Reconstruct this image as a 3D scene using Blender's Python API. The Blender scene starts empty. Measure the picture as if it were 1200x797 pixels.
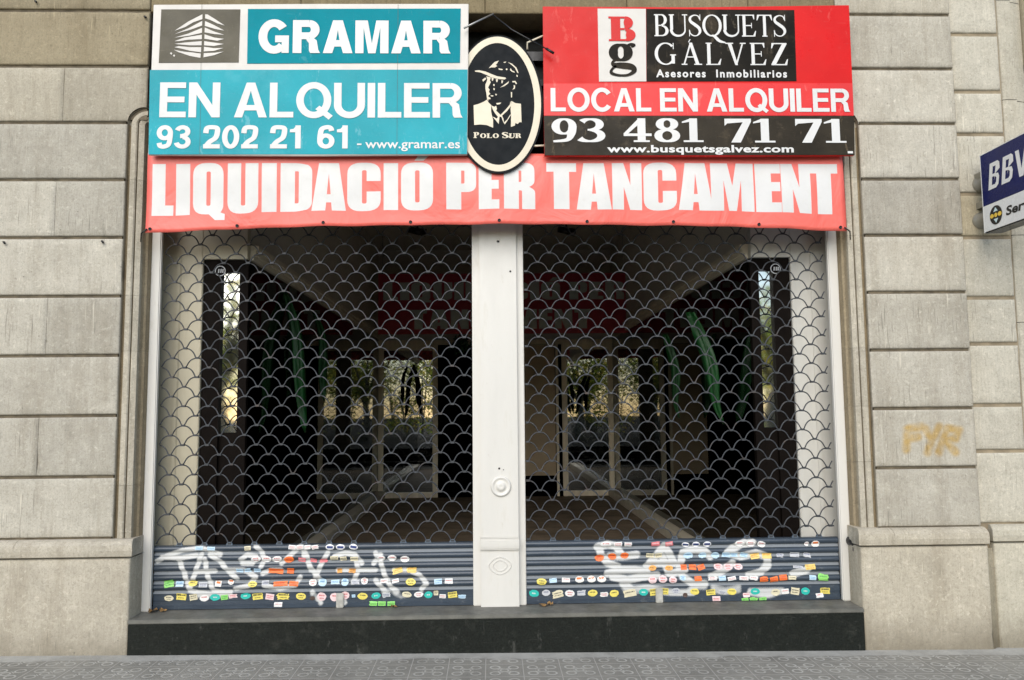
import bpy, bmesh, math, random
from math import sin, cos, pi, radians, sqrt, hypot
from mathutils import Vector, Matrix, noise
from mathutils.geometry import tessellate_polygon

# ------------------------------------------------------------------ camera
scene = bpy.context.scene
col = scene.collection
F_PX, PW, PH = 915.16, 1200.0, 797.0
CAM_Y, CAM_Z = -4.6205, 1.395
ROT = Matrix(((0.99960163, 0.02747605, 0.00645386),
              (-0.0267892, 0.99562909, -0.08947094),
              (-0.00888396, 0.0892624, 0.99596852)))      # columns: right, forward, up
cd = bpy.data.cameras.new('camera')
cam = bpy.data.objects.new('camera', cd)
col.objects.link(cam)
r_, f_, u_ = ROT.col[0], ROT.col[1], ROT.col[2]
cam.matrix_world = Matrix(((r_.x, u_.x, -f_.x, 0.0), (r_.y, u_.y, -f_.y, CAM_Y),
                           (r_.z, u_.z, -f_.z, CAM_Z), (0, 0, 0, 1)))
cd.sensor_width = 36.0
cd.sensor_fit = 'HORIZONTAL'
cd.lens = F_PX / PW * 36.0
cd.clip_start = 0.05
cd.clip_end = 500
scene.camera = cam

# ------------------------------------------------------------------ light
SUN_EL, SUN_AZ = radians(33), radians(-166)        # azimuth from +Y towards +X
world = bpy.data.worlds.new('World')
scene.world = world
world.use_nodes = True
wn = world.node_tree.nodes
wl = world.node_tree.links
wn.clear()
sky = wn.new('ShaderNodeTexSky')
sky.sky_type = 'NISHITA'
sky.sun_disc = False
sky.sun_elevation = SUN_EL
sky.sun_rotation = SUN_AZ
sky.air_density = 1.0
sky.dust_density = 0.5
sky.ozone_density = 0.6
bg = wn.new('ShaderNodeBackground')
bg.inputs['Strength'].default_value = 0.12
out = wn.new('ShaderNodeOutputWorld')
wl.new(sky.outputs[0], bg.inputs[0])
wl.new(bg.outputs[0], out.inputs[0])
sl = bpy.data.lights.new('sun', 'SUN')
sl.energy = 2.0
sl.angle = radians(58)
sl.color = (1.0, 0.935, 0.84)
so = bpy.data.objects.new('sun', sl)
col.objects.link(so)
sd = Vector((sin(SUN_AZ) * cos(SUN_EL), cos(SUN_AZ) * cos(SUN_EL), sin(SUN_EL)))
so.rotation_euler = (-sd).to_track_quat('-Z', 'Y').to_euler()
so.location = (-6, -12, 14)
vs = scene.view_settings
vs.view_transform = 'Standard'
vs.look = 'None'
vs.gamma = 1.0
vs.use_curve_mapping = False
vs.exposure = 0.80
scene.cycles.max_bounces = 8
scene.cycles.transparent_max_bounces = 12
scene.cycles.use_denoising = True

# ------------------------------------------------------------------ helpers
rnd = random.Random(7)


def at(u, v, Y):
    """point of the photograph (pixels) on the upright plane y = Y"""
    d = ROT @ Vector(((u - PW / 2) / F_PX, 1.0, -(v - PH / 2) / F_PX))
    k = (Y - CAM_Y) / d.y
    return Vector((d.x * k, Y, CAM_Z + d.z * k))


class MB:
    def __init__(self):
        self.v, self.f, self.m, self.c, self.s = [], [], [], [], []
        self.mi = 0
        self.tone = (1, 1, 1)
        self.smooth = False

    def pt(self, p, c=None):
        self.v.append(tuple(p))
        self.c.append(c if c is not None else self.tone)
        return len(self.v) - 1

    def face(self, idx):
        self.f.append(tuple(idx))
        self.m.append(self.mi)
        self.s.append(self.smooth)

    def poly(self, pts):
        self.face([self.pt(p) for p in pts])

    def box(self, x0, x1, y0, y1, z0, z1):
        i = [self.pt(p) for p in ((x0, y0, z0), (x1, y0, z0), (x1, y1, z0), (x0, y1, z0),
                                  (x0, y0, z1), (x1, y0, z1), (x1, y1, z1), (x0, y1, z1))]
        for q in ((0, 3, 2, 1), (4, 5, 6, 7), (0, 1, 5, 4), (1, 2, 6, 5), (2, 3, 7, 6), (3, 0, 4, 7)):
            self.face([i[k] for k in q])

    def grid(self, rows, closed=False):
        n = len(rows[0])
        ids = [[self.pt(*(p if isinstance(p[0], (tuple, list, Vector)) else (p,))) for p in r] for r in rows]
        for a in range(len(rows) - 1):
            for b in range(n if closed else n - 1):
                c = (b + 1) % n
                self.face((ids[a][b], ids[a][c], ids[a + 1][c], ids[a + 1][b]))
        return ids

    def tube(self, pts, r, n=6, cap=True):
        pts = [Vector(p) for p in pts]
        rr = r if isinstance(r, (list, tuple)) else [r] * len(pts)
        rows = []
        ref = None
        for i, p in enumerate(pts):
            t = (pts[min(i + 1, len(pts) - 1)] - pts[max(i - 1, 0)]).normalized()
            if ref is None:
                ref = Vector((0, 0, 1)) if abs(t.z) < .9 else Vector((0, 1, 0))
            a = t.cross(ref).normalized()
            b = t.cross(a).normalized()
            ref = -b if ref.dot(-b) > 0 else b
            rows.append([p + a * (rr[i] * cos(2 * pi * k / n)) + b * (rr[i] * sin(2 * pi * k / n)) for k in range(n)])
        ids = self.grid([[(q,) for q in row] for row in rows], closed=True)
        if cap:
            self.face(ids[0][::-1])
            self.face(ids[-1])

    def lathe(self, prof, c, axis='y', n=28):
        """prof: (radius, offset along axis)"""
        rows = []
        for r, h in prof:
            row = []
            for k in range(n):
                a = 2 * pi * k / n
                if axis == 'y':
                    row.append(((c[0] + r * cos(a), c[1] + h, c[2] + r * sin(a)),))
                elif axis == 'x':
                    row.append(((c[0] + h, c[1] + r * cos(a), c[2] + r * sin(a)),))
                else:
                    row.append(((c[0] + r * cos(a), c[1] + r * sin(a), c[2] + h),))
            rows.append(row)
        self.grid(rows, closed=True)

    def profile_z(self, prof, z0, z1, tone=None):
        """vertical extrusion of an open (x, y) profile"""
        self.grid([[((x, y, z0),) for x, y in prof], [((x, y, z1),) for x, y in prof]])

    def build(self, name, mats, parent=None, bevel=0, seg=2, fine=0, warp=None):
        me = bpy.data.meshes.new(name)
        me.from_pydata(self.v, [], self.f)
        if not isinstance(mats, (list, tuple)):
            mats = [mats]
        for m in mats:
            me.materials.append(m)
        me.polygons.foreach_set('material_index', self.m)
        me.polygons.foreach_set('use_smooth', self.s)
        at_ = me.color_attributes.new('tone', 'FLOAT_COLOR', 'POINT')
        flat = []
        for c in self.c:
            flat += [c[0], c[1], c[2], 1.0]
        at_.data.foreach_set('color', flat)
        bm = bmesh.new()
        bm.from_mesh(me)
        if fine:
            for _ in range(6):
                ee = [e for e in bm.edges if e.calc_length() > fine]
                if not ee:
                    break
                bmesh.ops.subdivide_edges(bm, edges=ee, cuts=1)
                bmesh.ops.triangulate(bm, faces=[f for f in bm.faces if len(f.verts) > 3])
        if warp:
            for v_ in bm.verts:
                v_.co = warp(*v_.co)
        if bevel:
            bmesh.ops.bevel(bm, geom=[e for e in bm.edges if len(e.link_faces) == 2 and e.calc_face_angle(0) > .5], offset=bevel,
                            segments=seg, affect='EDGES', clamp_overlap=True)
        bmesh.ops.recalc_face_normals(bm, faces=bm.faces)
        bm.to_mesh(me)
        bm.free()
        me.update()
        o = bpy.data.objects.new(name, me)
        col.objects.link(o)
        if parent is not None:
            o.parent = parent
            o.matrix_parent_inverse = Matrix.Translation(-parent.location) if parent.location.length else Matrix()
        return o


def tag(o, label, cat, group=None, kind=None):
    if label:
        o['label'] = label
    if cat:
        o['category'] = cat
    if group:
        o['group'] = group
    if kind:
        o['kind'] = kind
    return o


def thing(name, label, cat, loc=(0, 0, 0), group=None):
    o = bpy.data.objects.new(name, None)
    o.empty_display_size = .1
    o.location = loc
    col.objects.link(o)
    return tag(o, label, cat, group)


# ------------------------------------------------------------------ materials
def nodes_of(m):
    m.use_nodes = True
    nt = m.node_tree
    return nt, nt.nodes, nt.links, nt.nodes['Principled BSDF']


def mth(nt, op, a, b=None, clamp=False):
    n = nt.nodes.new('ShaderNodeMath')
    n.operation = op
    n.use_clamp = clamp
    for i, x in enumerate((a, b)):
        if x is None:
            continue
        if isinstance(x, (int, float)):
            n.inputs[i].default_value = x
        else:
            nt.links.new(x, n.inputs[i])
    return n.outputs[0]


def mixc(nt, fac, a, b, mode='MIX'):
    n = nt.nodes.new('ShaderNodeMix')
    n.data_type = 'RGBA'
    n.blend_type = mode
    for i, x in ((0, fac), (6, a), (7, b)):
        if isinstance(x, (int, float)):
            n.inputs[i].default_value = x
        elif isinstance(x, (tuple, list)):
            n.inputs[i].default_value = (*x[:3], 1)
        else:
            nt.links.new(x, n.inputs[i])
    return n.outputs[2]


def noi(nt, scale, detail=5, rough=.6, stretch=None, dist=0.0):
    tc = nt.nodes.new('ShaderNodeTexCoord')
    src = tc.outputs['Object']
    if stretch:
        mp = nt.nodes.new('ShaderNodeMapping')
        mp.inputs['Scale'].default_value = stretch
        nt.links.new(src, mp.inputs[0])
        src = mp.outputs[0]
    n = nt.nodes.new('ShaderNodeTexNoise')
    n.inputs['Scale'].default_value = scale
    n.inputs['Detail'].default_value = detail
    n.inputs['Roughness'].default_value = rough
    n.inputs['Distortion'].default_value = dist
    nt.links.new(src, n.inputs['Vector'])
    return n.outputs[0]


def rng(nt, x, a, b, c=0.0, d=1.0):
    n = nt.nodes.new('ShaderNodeMapRange')
    n.clamp = True
    nt.links.new(x, n.inputs[0])
    for i, q in enumerate((a, b, c, d)):
        n.inputs[i + 1].default_value = q
    return n.outputs[0]


def bump(nt, bsdf, h, strength=.3, dist=.01):
    n = nt.nodes.new('ShaderNodeBump')
    n.inputs['Strength'].default_value = strength
    n.inputs['Distance'].default_value = dist
    nt.links.new(h, n.inputs['Height'])
    nt.links.new(n.outputs[0], bsdf.inputs['Normal'])


def mat(name, c, rough=.5, metal=0.0, var=.12, vscale=6, dirt=None, dirt_amt=.0, dscale=9, bmp=0.0, bscale=90,
        stretch=None, spec=.5, rvar=.1, scuff=None):
    m = bpy.data.materials.new(name)
    nt, N, L, B = nodes_of(m)
    k = rng(nt, noi(nt, vscale, stretch=stretch), .3, .7)
    base = mixc(nt, k, tuple(x * (1 - var) for x in c), tuple(min(1, x * (1 + var)) for x in c))
    if dirt:
        k2 = rng(nt, noi(nt, dscale, 8, .7, stretch=stretch), .55, .75, 0, dirt_amt)
        base = mixc(nt, k2, base, dirt)
    if scuff:
        for sc_, st_, th_ in ((9, (1, 1, 22), .64), (7, (16, 1, 1), .66), (60, None, .66), (5, (2.5, 1, 1), .62)):
            base = mixc(nt, rng(nt, noi(nt, sc_, 5, .7, stretch=st_, dist=.3), th_, th_ + .05, 0, scuff[1]), base, scuff[0])
    L.new(base, B.inputs['Base Color'])
    B.inputs['Metallic'].default_value = metal
    B.inputs['Specular IOR Level'].default_value = spec
    L.new(rng(nt, noi(nt, vscale * 3), .3, .7, max(.03, rough - rvar), min(1, rough + rvar)), B.inputs['Roughness'])
    if bmp:
        bump(nt, B, noi(nt, bscale, 6, .65), bmp, .004)
    return m


def stone(name, c1, c2, stain, stain_amt=.55, bmp=.55):
    m = bpy.data.materials.new(name)
    nt, N, L, B = nodes_of(m)
    base = mixc(nt, rng(nt, noi(nt, 2.2, 6, .65), .3, .72), c1, c2)
    # soft blotches and rain streaks
    st = noi(nt, 1.0, 7, .7, stretch=(7, 7, .9))
    base = mixc(nt, rng(nt, st, .48, .75, 0, stain_amt), base, stain)
    bl = noi(nt, 5.5, 8, .75, dist=.6)
    base = mixc(nt, rng(nt, bl, .5, .8, 0, .55), base, tuple(x * .62 for x in c1))
    pale = noi(nt, 3.7, 6, .7, stretch=(1.0, 1.0, 1.6), dist=.4)
    base = mixc(nt, rng(nt, pale, .56, .74, 0, .45), base, tuple(min(1, x * 1.3) for x in c2))
    # comb marks of the stone dressing
    cm = noi(nt, 1.0, 3, .5, stretch=(150, 150, 9))
    base = mixc(nt, rng(nt, cm, .35, .7, 0, .20), base, tuple(x * .5 for x in c1))
    gr = noi(nt, 85, 6, .75)
    base = mixc(nt, rng(nt, gr, .50, .68, 0, .55), base, tuple(x * .48 for x in c1))
    gm = noi(nt, 24, 8, .78, dist=.3)
    base = mixc(nt, rng(nt, gm, .52, .68, 0, .45), base, tuple(x * .55 for x in c1))
    gl = noi(nt, 33, 7, .75, dist=.5)
    base = mixc(nt, rng(nt, gl, .55, .68, 0, .5), base, tuple(min(1, x * 1.35) for x in c2))
    fg = noi(nt, 420, 3, .7)
    base = mixc(nt, rng(nt, fg, .5, .72, 0, .45), base, tuple(x * .5 for x in c1))
    fg2 = noi(nt, 300, 3, .7, stretch=(1, 1, 1.2))
    base = mixc(nt, rng(nt, fg2, .56, .75, 0, .4), base, tuple(min(1, x * 1.45) for x in c2))
    # scratches at random slants
    for sx_, rot_, th_ in ((3.0, .9, .64), (2.2, -.7, .65), (4.0, 1.35, .655)):
        tcs = N.new('ShaderNodeTexCoord')
        mps = N.new('ShaderNodeMapping')
        mps.inputs['Rotation'].default_value = (0, rot_, 0)
        mps.inputs['Scale'].default_value = (sx_ * 26, 1, sx_ * 1.3)
        L.new(tcs.outputs['Object'], mps.inputs[0])
        ns = N.new('ShaderNodeTexNoise')
        ns.inputs['Scale'].default_value = 1
        ns.inputs['Detail'].default_value = 2
        L.new(mps.outputs[0], ns.inputs['Vector'])
        k_ = mth(nt, 'MULTIPLY', rng(nt, ns.outputs[0], th_, th_ + .03, 0, .6), rng(nt, noi(nt, 1.9, 3), .5, .58))
        base = mixc(nt, k_, base, tuple(x * (.45 if rot_ > 0 else 1.5) for x in c1))
    # splash-back grime above the pavement
    tcz = N.new('ShaderNodeTexCoord')
    sz = N.new('ShaderNodeSeparateXYZ')
    L.new(tcz.outputs['Object'], sz.inputs[0])
    lowz = mth(nt, 'ADD', sz.outputs[2], mth(nt, 'MULTIPLY', noi(nt, 5, 6, .7), .22))
    base = mixc(nt, rng(nt, lowz, .12, .32, .75, 0), base, (.17, .15, .115))
    # pits
    vo = N.new('ShaderNodeTexVoronoi')
    vo.inputs['Scale'].default_value = 26
    tc = N.new('ShaderNodeTexCoord')
    L.new(tc.outputs['Object'], vo.inputs['Vector'])
    pit = rng(nt, vo.outputs['Distance'], .05, .11, 1, 0)
    pit = mth(nt, 'MULTIPLY', pit, rng(nt, noi(nt, 4.1, 4), .52, .62))
    base = mixc(nt, mth(nt, 'MULTIPLY', pit, .7), base, tuple(x * .22 for x in c1))
    ca = N.new('ShaderNodeVertexColor')
    ca.layer_name = 'tone'
    base = mixc(nt, 1.0, base, ca.outputs[0], 'MULTIPLY')
    L.new(base, B.inputs['Base Color'])
    B.inputs['Roughness'].default_value = .88
    B.inputs['Specular IOR Level'].default_value = .25
    h = mth(nt, 'ADD', mth(nt, 'MULTIPLY', noi(nt, 70, 8, .7), .6), mth(nt, 'MULTIPLY', cm, .35))
    h = mth(nt, 'SUBTRACT', h, mth(nt, 'MULTIPLY', pit, .8))
    h = mth(nt, 'ADD', h, mth(nt, 'MULTIPLY', noi(nt, 9, 5, .6), .8))
    bump(nt, B, h, bmp, .006)
    return m


M_STONE = stone('limestone', (.415, .382, .313), (.535, .50, .422), (.22, .18, .125), .62)
M_STONE2 = stone('pale_limestone', (.46, .432, .36), (.56, .53, .45), (.30, .255, .18), .4)
M_JOINT = mat('joint_grime', (.13, .105, .07), .95, var=.4, vscale=14, bmp=.4)
M_WHITE = mat('white_paint', (.615, .595, .55), .42, var=.04, vscale=3, dirt=(.42, .38, .28), dirt_amt=.35, dscale=6, scuff=((.46, .42, .34), .25), bmp=.06, bscale=40, stretch=(3, 3, .6))
M_CREAM = mat('cream_paint', (.50, .45, .33), .45, var=.08, vscale=3, dirt=(.3, .25, .16), dirt_amt=.25, stretch=(3, 3, .5))
M_CREAM_LIT = mat('lit_cream_paint', (.61, .59, .535), .45, var=.06, vscale=3, dirt=(.35, .31, .22), dirt_amt=.25, stretch=(3, 3, .5))  # same cream for the right pillar, with the stronger light put into the colour
M_GRANITE = mat('black_granite', (.010, .012, .010), .38, scuff=((.10, .10, .09), .35), var=.5, vscale=120, dirt=(.09, .09, .075), dirt_amt=.25, dscale=14, spec=.22)
M_TREAD = mat('worn_step_top', (.13, .127, .11), .6, var=.3, vscale=9, dirt=(.07, .07, .06), dirt_amt=.7, dscale=6, bmp=.2)
M_DARK = mat('dark_void', (.006, .006, .005), .8, var=.2)
M_WIRE = mat('shutter_steel', (.036, .040, .046), .50, .12, var=.2, vscale=30, dirt=(.10, .06, .035), dirt_amt=.7, dscale=11)
M_METAL = mat('grey_metal', (.35, .35, .34), .4, .7, var=.2)
M_BLACKMETAL = mat('black_metal', (.012, .012, .013), .3, .2, var=.3)
M_LETTER = mat('white_vinyl', (.62, .61, .59), .38, var=.05, vscale=5, dirt=(.5, .46, .38), dirt_amt=.25, dscale=30)
M_TEAL = mat('teal_vinyl', (.0003, .215, .265), .35, spec=.05, bmp=.25, bscale=3, scuff=((.15, .38, .42), .25), var=.10, vscale=3, dirt=(.03, .12, .13), dirt_amt=.35, dscale=5)
M_TEAL2 = mat('pale_teal_vinyl', (.003, .295, .355), .26, spec=.14, bmp=.35, bscale=2.2, scuff=((.28, .55, .60), .30), var=.14, vscale=2.5, dirt=(.12, .42, .48), dirt_amt=.4, dscale=3)
M_BOARDW = mat('board_white', (.57, .54, .495), .4, var=.06, vscale=4, dirt=(.4, .36, .3), dirt_amt=.3, dscale=8)
M_LOGOGREY = mat('logo_brown_grey', (.085, .075, .05), .4, spec=.2, scuff=((.24, .22, .17), .4), var=.2, vscale=5, dirt=(.2, .18, .14), dirt_amt=.3, dscale=30)
M_RED = mat('red_vinyl', (.58, .006, .004), .32, var=.12, vscale=2, spec=.2, scuff=((.72, .16, .13), .25))
M_RED2 = mat('bright_red_vinyl', (.66, .028, .026), .30, var=.12, vscale=2, spec=.3, scuff=((.78, .25, .22), .3))
M_BLACKV = mat('black_vinyl', (.012, .010, .007), .40, spec=.07, scuff=((.16, .13, .09), .35), var=.5, vscale=3, dirt=(.10, .075, .045), dirt_amt=.5, dscale=4)
M_BROWNV = mat('black_vinyl_brown_glare', (.028, .022, .014), .35, spec=.10, scuff=((.17, .13, .08), .45), var=.4, vscale=4, dirt=(.13, .10, .065), dirt_amt=.6, dscale=5)  # brown clouding imitates a cloudy reflection, put into the colour
M_OVALBLACK = mat('oval_black', (.006, .008, .010), .45, var=.3, spec=.08)
M_OVALCREAM = mat('oval_cream', (.66, .59, .45), .5, var=.08, vscale=5)
M_NAVY = mat('navy_acrylic', (.005, .010, .085), .25, var=.1, spec=.25)
M_ACRW = mat('white_acrylic', (.74, .74, .72), .25, var=.04)
M_GREY = mat('standoff_grey', (.28, .26, .21), .4, .3, var=.2)


def banner_mat(name, c):
    m = bpy.data.materials.new(name)
    nt, N, L, B = nodes_of(m)
    base = mixc(nt, rng(nt, noi(nt, 1.5), .3, .7), c, tuple(min(1, x * 1.08 + .01) for x in c))
    L.new(base, B.inputs['Base Color'])
    B.inputs['Roughness'].default_value = .42
    h = noi(nt, 3.0, 4, .5, stretch=(1.3, 1, 1.1), dist=1.2)
    bump(nt, B, h, .45, .03)
    return m


M_BANNER = banner_mat('coral_banner', (.74, .125, .095))
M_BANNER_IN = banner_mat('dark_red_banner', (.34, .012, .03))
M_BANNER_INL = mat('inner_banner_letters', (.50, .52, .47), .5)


def glass_mat(name, tint, ior=1.5, extra=0.0):
    m = bpy.data.materials.new(name)
    m.use_nodes = True
    nt = m.node_tree
    nt.nodes.clear()
    o = nt.nodes.new('ShaderNodeOutputMaterial')
    mx = nt.nodes.new('ShaderNodeMixShader')
    tr = nt.nodes.new('ShaderNodeBsdfTransparent')
    tr.inputs[0].default_value = (*tint, 1)
    gl = nt.nodes.new('ShaderNodeBsdfGlossy')
    gl.inputs['Roughness'].default_value = .015
    gl.inputs[0].default_value = (.9, .92, .9, 1)
    fr = nt.nodes.new('ShaderNodeFresnel')
    fr.inputs[0].default_value = ior
    f = mth(nt, 'ADD', fr.outputs[0], extra, True)
    nt.links.new(f, mx.inputs[0])
    nt.links.new(tr.outputs[0], mx.inputs[1])
    nt.links.new(gl.outputs[0], mx.inputs[2])
    nt.links.new(mx.outputs[0], o.inputs[0])
    return m


M_GLASS = glass_mat('display_glass', (.7, .7, .68), 1.5, .02)
M_DOORGLASS = glass_mat('door_glass', (.25, .25, .23), 1.55, .30)
M_MIRROR = mat('mirror_strip', (.62, .62, .58), .03, 1.0, var=.05, rvar=.02)

# slats: blue grey paint with sprayed white tags held in the attribute
M_SLAT = bpy.data.materials.new('slat_paint')
nt, N, L, B = nodes_of(M_SLAT)
ca = N.new('ShaderNodeVertexColor')
ca.layer_name = 'tone'
sep = N.new('ShaderNodeSeparateColor')
L.new(ca.outputs[0], sep.inputs[0])
b0 = mixc(nt, rng(nt, noi(nt, 5, 6, .7, stretch=(1, 1, 8)), .3, .7), (.026, .038, .055), (.046, .064, .088))
b0 = mixc(nt, rng(nt, noi(nt, 22, 8, .75), .58, .75, 0, .6), b0, (.16, .17, .17))
b0 = mixc(nt, mth(nt, 'MULTIPLY', sep.outputs[1], .75), b0, (.30, .32, .335))  # ledges lightened in the colour, as if reflecting the sky
sp = mth(nt, 'ADD', sep.outputs[0], mth(nt, 'MULTIPLY', mth(nt, 'SUBTRACT', noi(nt, 260, 2, .5), .5), .5))
b0 = mixc(nt, mth(nt, 'MULTIPLY', rng(nt, sp, .25, .65), .82), b0, (.64, .64, .62))
L.new(b0, B.inputs['Base Color'])
B.inputs['Roughness'].default_value = .34
bump(nt, B, noi(nt, 40, 5, .6), .12, .004)

# pavement: Barcelona flower tiles
M_PAVE = bpy.data.materials.new('flower_tiles')
nt, N, L, B = nodes_of(M_PAVE)
tc = N.new('ShaderNodeTexCoord')
sx = N.new('ShaderNodeSeparateXYZ')
L.new(tc.outputs['Object'], sx.inputs[0])
px, py = sx.outputs[0], sx.outputs[1]
TS = .2
tu = mth(nt, 'SUBTRACT', mth(nt, 'FRACT', mth(nt, 'ADD', mth(nt, 'DIVIDE', px, TS), 100.19)), .5)
tv = mth(nt, 'SUBTRACT', mth(nt, 'FRACT', mth(nt, 'ADD', mth(nt, 'DIVIDE', py, TS), 100.22)), .5)
au, av = mth(nt, 'ABSOLUTE', tu), mth(nt, 'ABSOLUTE', tv)


def ring(cx, cy, r, w):
    d = mth(nt, 'SQRT', mth(nt, 'ADD', mth(nt, 'POWER', mth(nt, 'SUBTRACT', au, cx), 2), mth(nt, 'POWER', mth(nt, 'SUBTRACT', av, cy), 2)))
    q = mth(nt, 'ABSOLUTE', mth(nt, 'SUBTRACT', d, r))
    return rng(nt, q, w * .5, w, 1, 0)


g1 = ring(.245, .235, .125, .034)
g2 = ring(0.0, 0.0, .105, .030)
pet = mth(nt, 'MAXIMUM', g1, g2)
dd = mth(nt, 'ABSOLUTE', mth(nt, 'SUBTRACT', mth(nt, 'ADD', au, av), .235))
dia = mth(nt, 'MULTIPLY', rng(nt, dd, .015, .03, 1, 0), rng(nt, mth(nt, 'MAXIMUM', au, av), .17, .19, 1, 0))
pet = mth(nt, 'MAXIMUM', pet, dia)
edge = rng(nt, mth(nt, 'MAXIMUM', au, av), .480, .490, 0, 1)
inside = mth(nt, 'SUBTRACT', 1.0, edge)
pet = mth(nt, 'MULTIPLY', pet, inside)
wear = rng(nt, noi(nt, 1.7, 7, .7), .38, .62)
strip = rng(nt, mth(nt, 'ADD', py, mth(nt, 'MULTIPLY', noi(nt, 3.5, 5, .6), .10)), -.105, -.085)
strip2 = rng(nt, mth(nt, 'ADD', px, mth(nt, 'MULTIPLY', noi(nt, 2.2, 5, .6), .5)), -2.05, -1.85, 1, 0)
nostrip = mth(nt, 'SUBTRACT', 1.0, strip)
tile = mixc(nt, rng(nt, noi(nt, 3, 7, .7), .3, .7), (.19, .183, .16), (.30, .288, .252))
tile = mixc(nt, mth(nt, 'MULTIPLY', pet, mth(nt, 'ADD', mth(nt, 'MULTIPLY', wear, .5), .35)), tile, (.47, .455, .41))
tile = mixc(nt, mth(nt, 'MULTIPLY', edge, .75), tile, (.42, .40, .36))
cem = mixc(nt, rng(nt, noi(nt, 7, 8, .75), .3, .7), (.28, .272, .245), (.45, .44, .40))
tile = mixc(nt, strip, tile, cem)
tile = mixc(nt, rng(nt, noi(nt, 55, 6, .75), .6, .75, 0, .6), tile, (.05, .05, .045))
tile = mixc(nt, rng(nt, noi(nt, 31, 6, .75, dist=.5), .62, .72, 0, .5), tile, (.45, .44, .41))
L.new(tile, B.inputs['Base Color'])
B.inputs['Roughness'].default_value = .8
B.inputs['Specular IOR Level'].default_value = .3
hh = mth(nt, 'ADD', mth(nt, 'MULTIPLY', mth(nt, 'MULTIPLY', mth(nt, 'SUBTRACT', 1, pet), nostrip), .5), mth(nt, 'MULTIPLY', noi(nt, 90, 6, .7), .5))
hh = mth(nt, 'SUBTRACT', hh, mth(nt, 'MULTIPLY', mth(nt, 'MULTIPLY', edge, nostrip), .5))
bump(nt, B, hh, .6, .006)

M_ASPHALT = mat('asphalt', (.034, .033, .031), .95, spec=.05, var=.25, vscale=30, bmp=.3)
M_FLOOR = mat('entrance_floor_tiles', (.21, .16, .11), .75, spec=.15, var=.3, vscale=4, dirt=(.12, .10, .07), dirt_amt=.5)
M_KERB = mat('entrance_kerb_stone', (.62, .55, .42), .5, var=.12, vscale=5)
M_WALLIN = mat('entrance_wall_paint', (.62, .58, .50), .7, var=.08, vscale=2)
M_CEIL = mat('entrance_ceiling_paint', (.62, .58, .50), .7, var=.06)
M_CORN = mat('cornice_paint', (.70, .64, .52), .5, var=.08)
M_BROWN = mat('dark_brown_frame', (.007, .005, .004), .6, var=.3, spec=.05)
M_WOOD = mat('pale_wood_frame', (.84, .73, .54), .45, var=.15, vscale=3, stretch=(6, 6, .6))
M_WOODIN = mat('brown_wall', (.50, .38, .24), .6, var=.15, vscale=2)
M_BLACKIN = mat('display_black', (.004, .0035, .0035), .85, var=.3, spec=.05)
M_GREEN = mat('green_cloth', (.002, .055, .007), .55, var=.35, vscale=14, bmp=.3, bscale=30)
M_LEAFDRY = mat('dry_leaf', (.30, .17, .06), .7, var=.4, vscale=60)


def leaf_mat(name, c):
    m = mat(name, c, .6, var=.5, vscale=1.3)
    nt = m.node_tree
    B_ = nt.nodes['Principled BSDF']
    tl = nt.nodes.new('ShaderNodeBsdfTranslucent')
    tl.inputs[0].default_value = (min(.8, c[0] * 4.2), min(.8, c[1] * 3.8), c[2] * 2.2, 1)
    ad = nt.nodes.new('ShaderNodeMixShader')
    ad.inputs[0].default_value = .6
    nt.links.new(B_.outputs[0], ad.inputs[1])
    nt.links.new(tl.outputs[0], ad.inputs[2])
    nt.links.new(ad.outputs[0], nt.nodes['Material Output'].inputs[0])
    return m


M_LEAF1 = leaf_mat('plane_leaves', (.09, .13, .035))
M_LEAF2 = leaf_mat('yellowing_leaves', (.20, .17, .05))
M_BARK = mat('plane_bark', (.23, .20, .15), .85, var=.4, vscale=5, bmp=.4, bscale=20)
M_WINDOWFAR = mat('far_window', (.03, .035, .04), .15, var=.2)
M_STICK = {}
for k, c in dict(W=(.74, .73, .71), O=(.78, .17, .03), A=(.80, .37, .08), Y=(.74, .62, .13), K=(.80, .58, .17), G=(.25, .62, .14),
                 T=(.02, .44, .37), B=(.48, .64, .76), P=(.76, .58, .58), R=(.72, .20, .22), S=(.50, .51, .53), N=(.74, .74, .76),
                 C=(.66, .60, .42), X=(.72, .70, .66), D=(.08, .05, .04)).items():
    M_STICK[k] = mat('sticker_' + {'W': 'white', 'O': 'orange', 'A': 'amber', 'Y': 'yellow', 'K': 'gold', 'G': 'green', 'T': 'teal', 'B': 'pale_blue', 'P': 'pale_pink',
                     'R': 'red', 'S': 'grey', 'N': 'navy_oval', 'C': 'cream', 'X': 'white_orange', 'D': 'brown'}[k], c, .45, var=.08, vscale=40, dirt=tuple(x * .6 for x in c), dirt_amt=.4, dscale=60)
M_INK = {'k': mat('ink_black', (.03, .03, .035), .5), 'n': mat('ink_navy', (.02, .04, .16), .5), 'r': mat('ink_red', (.55, .05, .05), .5),
         'w': mat('ink_white', (.72, .72, .70), .5), 'o': mat('ink_orange', (.75, .18, .04), .5), 'g': mat('ink_green', (.03, .22, .06), .5), 'b': mat('ink_blue', (.10, .28, .50), .5)}


# ------------------------------------------------------------------ lettering
def arc(cx, cy, rx, ry, a0, a1, n=22):
    return [(cx + rx * cos(radians(a0 + (a1 - a0) * i / n)), cy + ry * sin(radians(a0 + (a1 - a0) * i / n))) for i in range(n + 1)]


def S_(pts, w):                 # a stroke
    return ('s', pts, w)


def P_(outer, *holes):          # a filled outline with holes
    return ('p', outer, holes)


def R_(x0, y0, x1, y1):
    return P_([(x0, y0), (x1, y0), (x1, y1), (x0, y1)])


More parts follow.
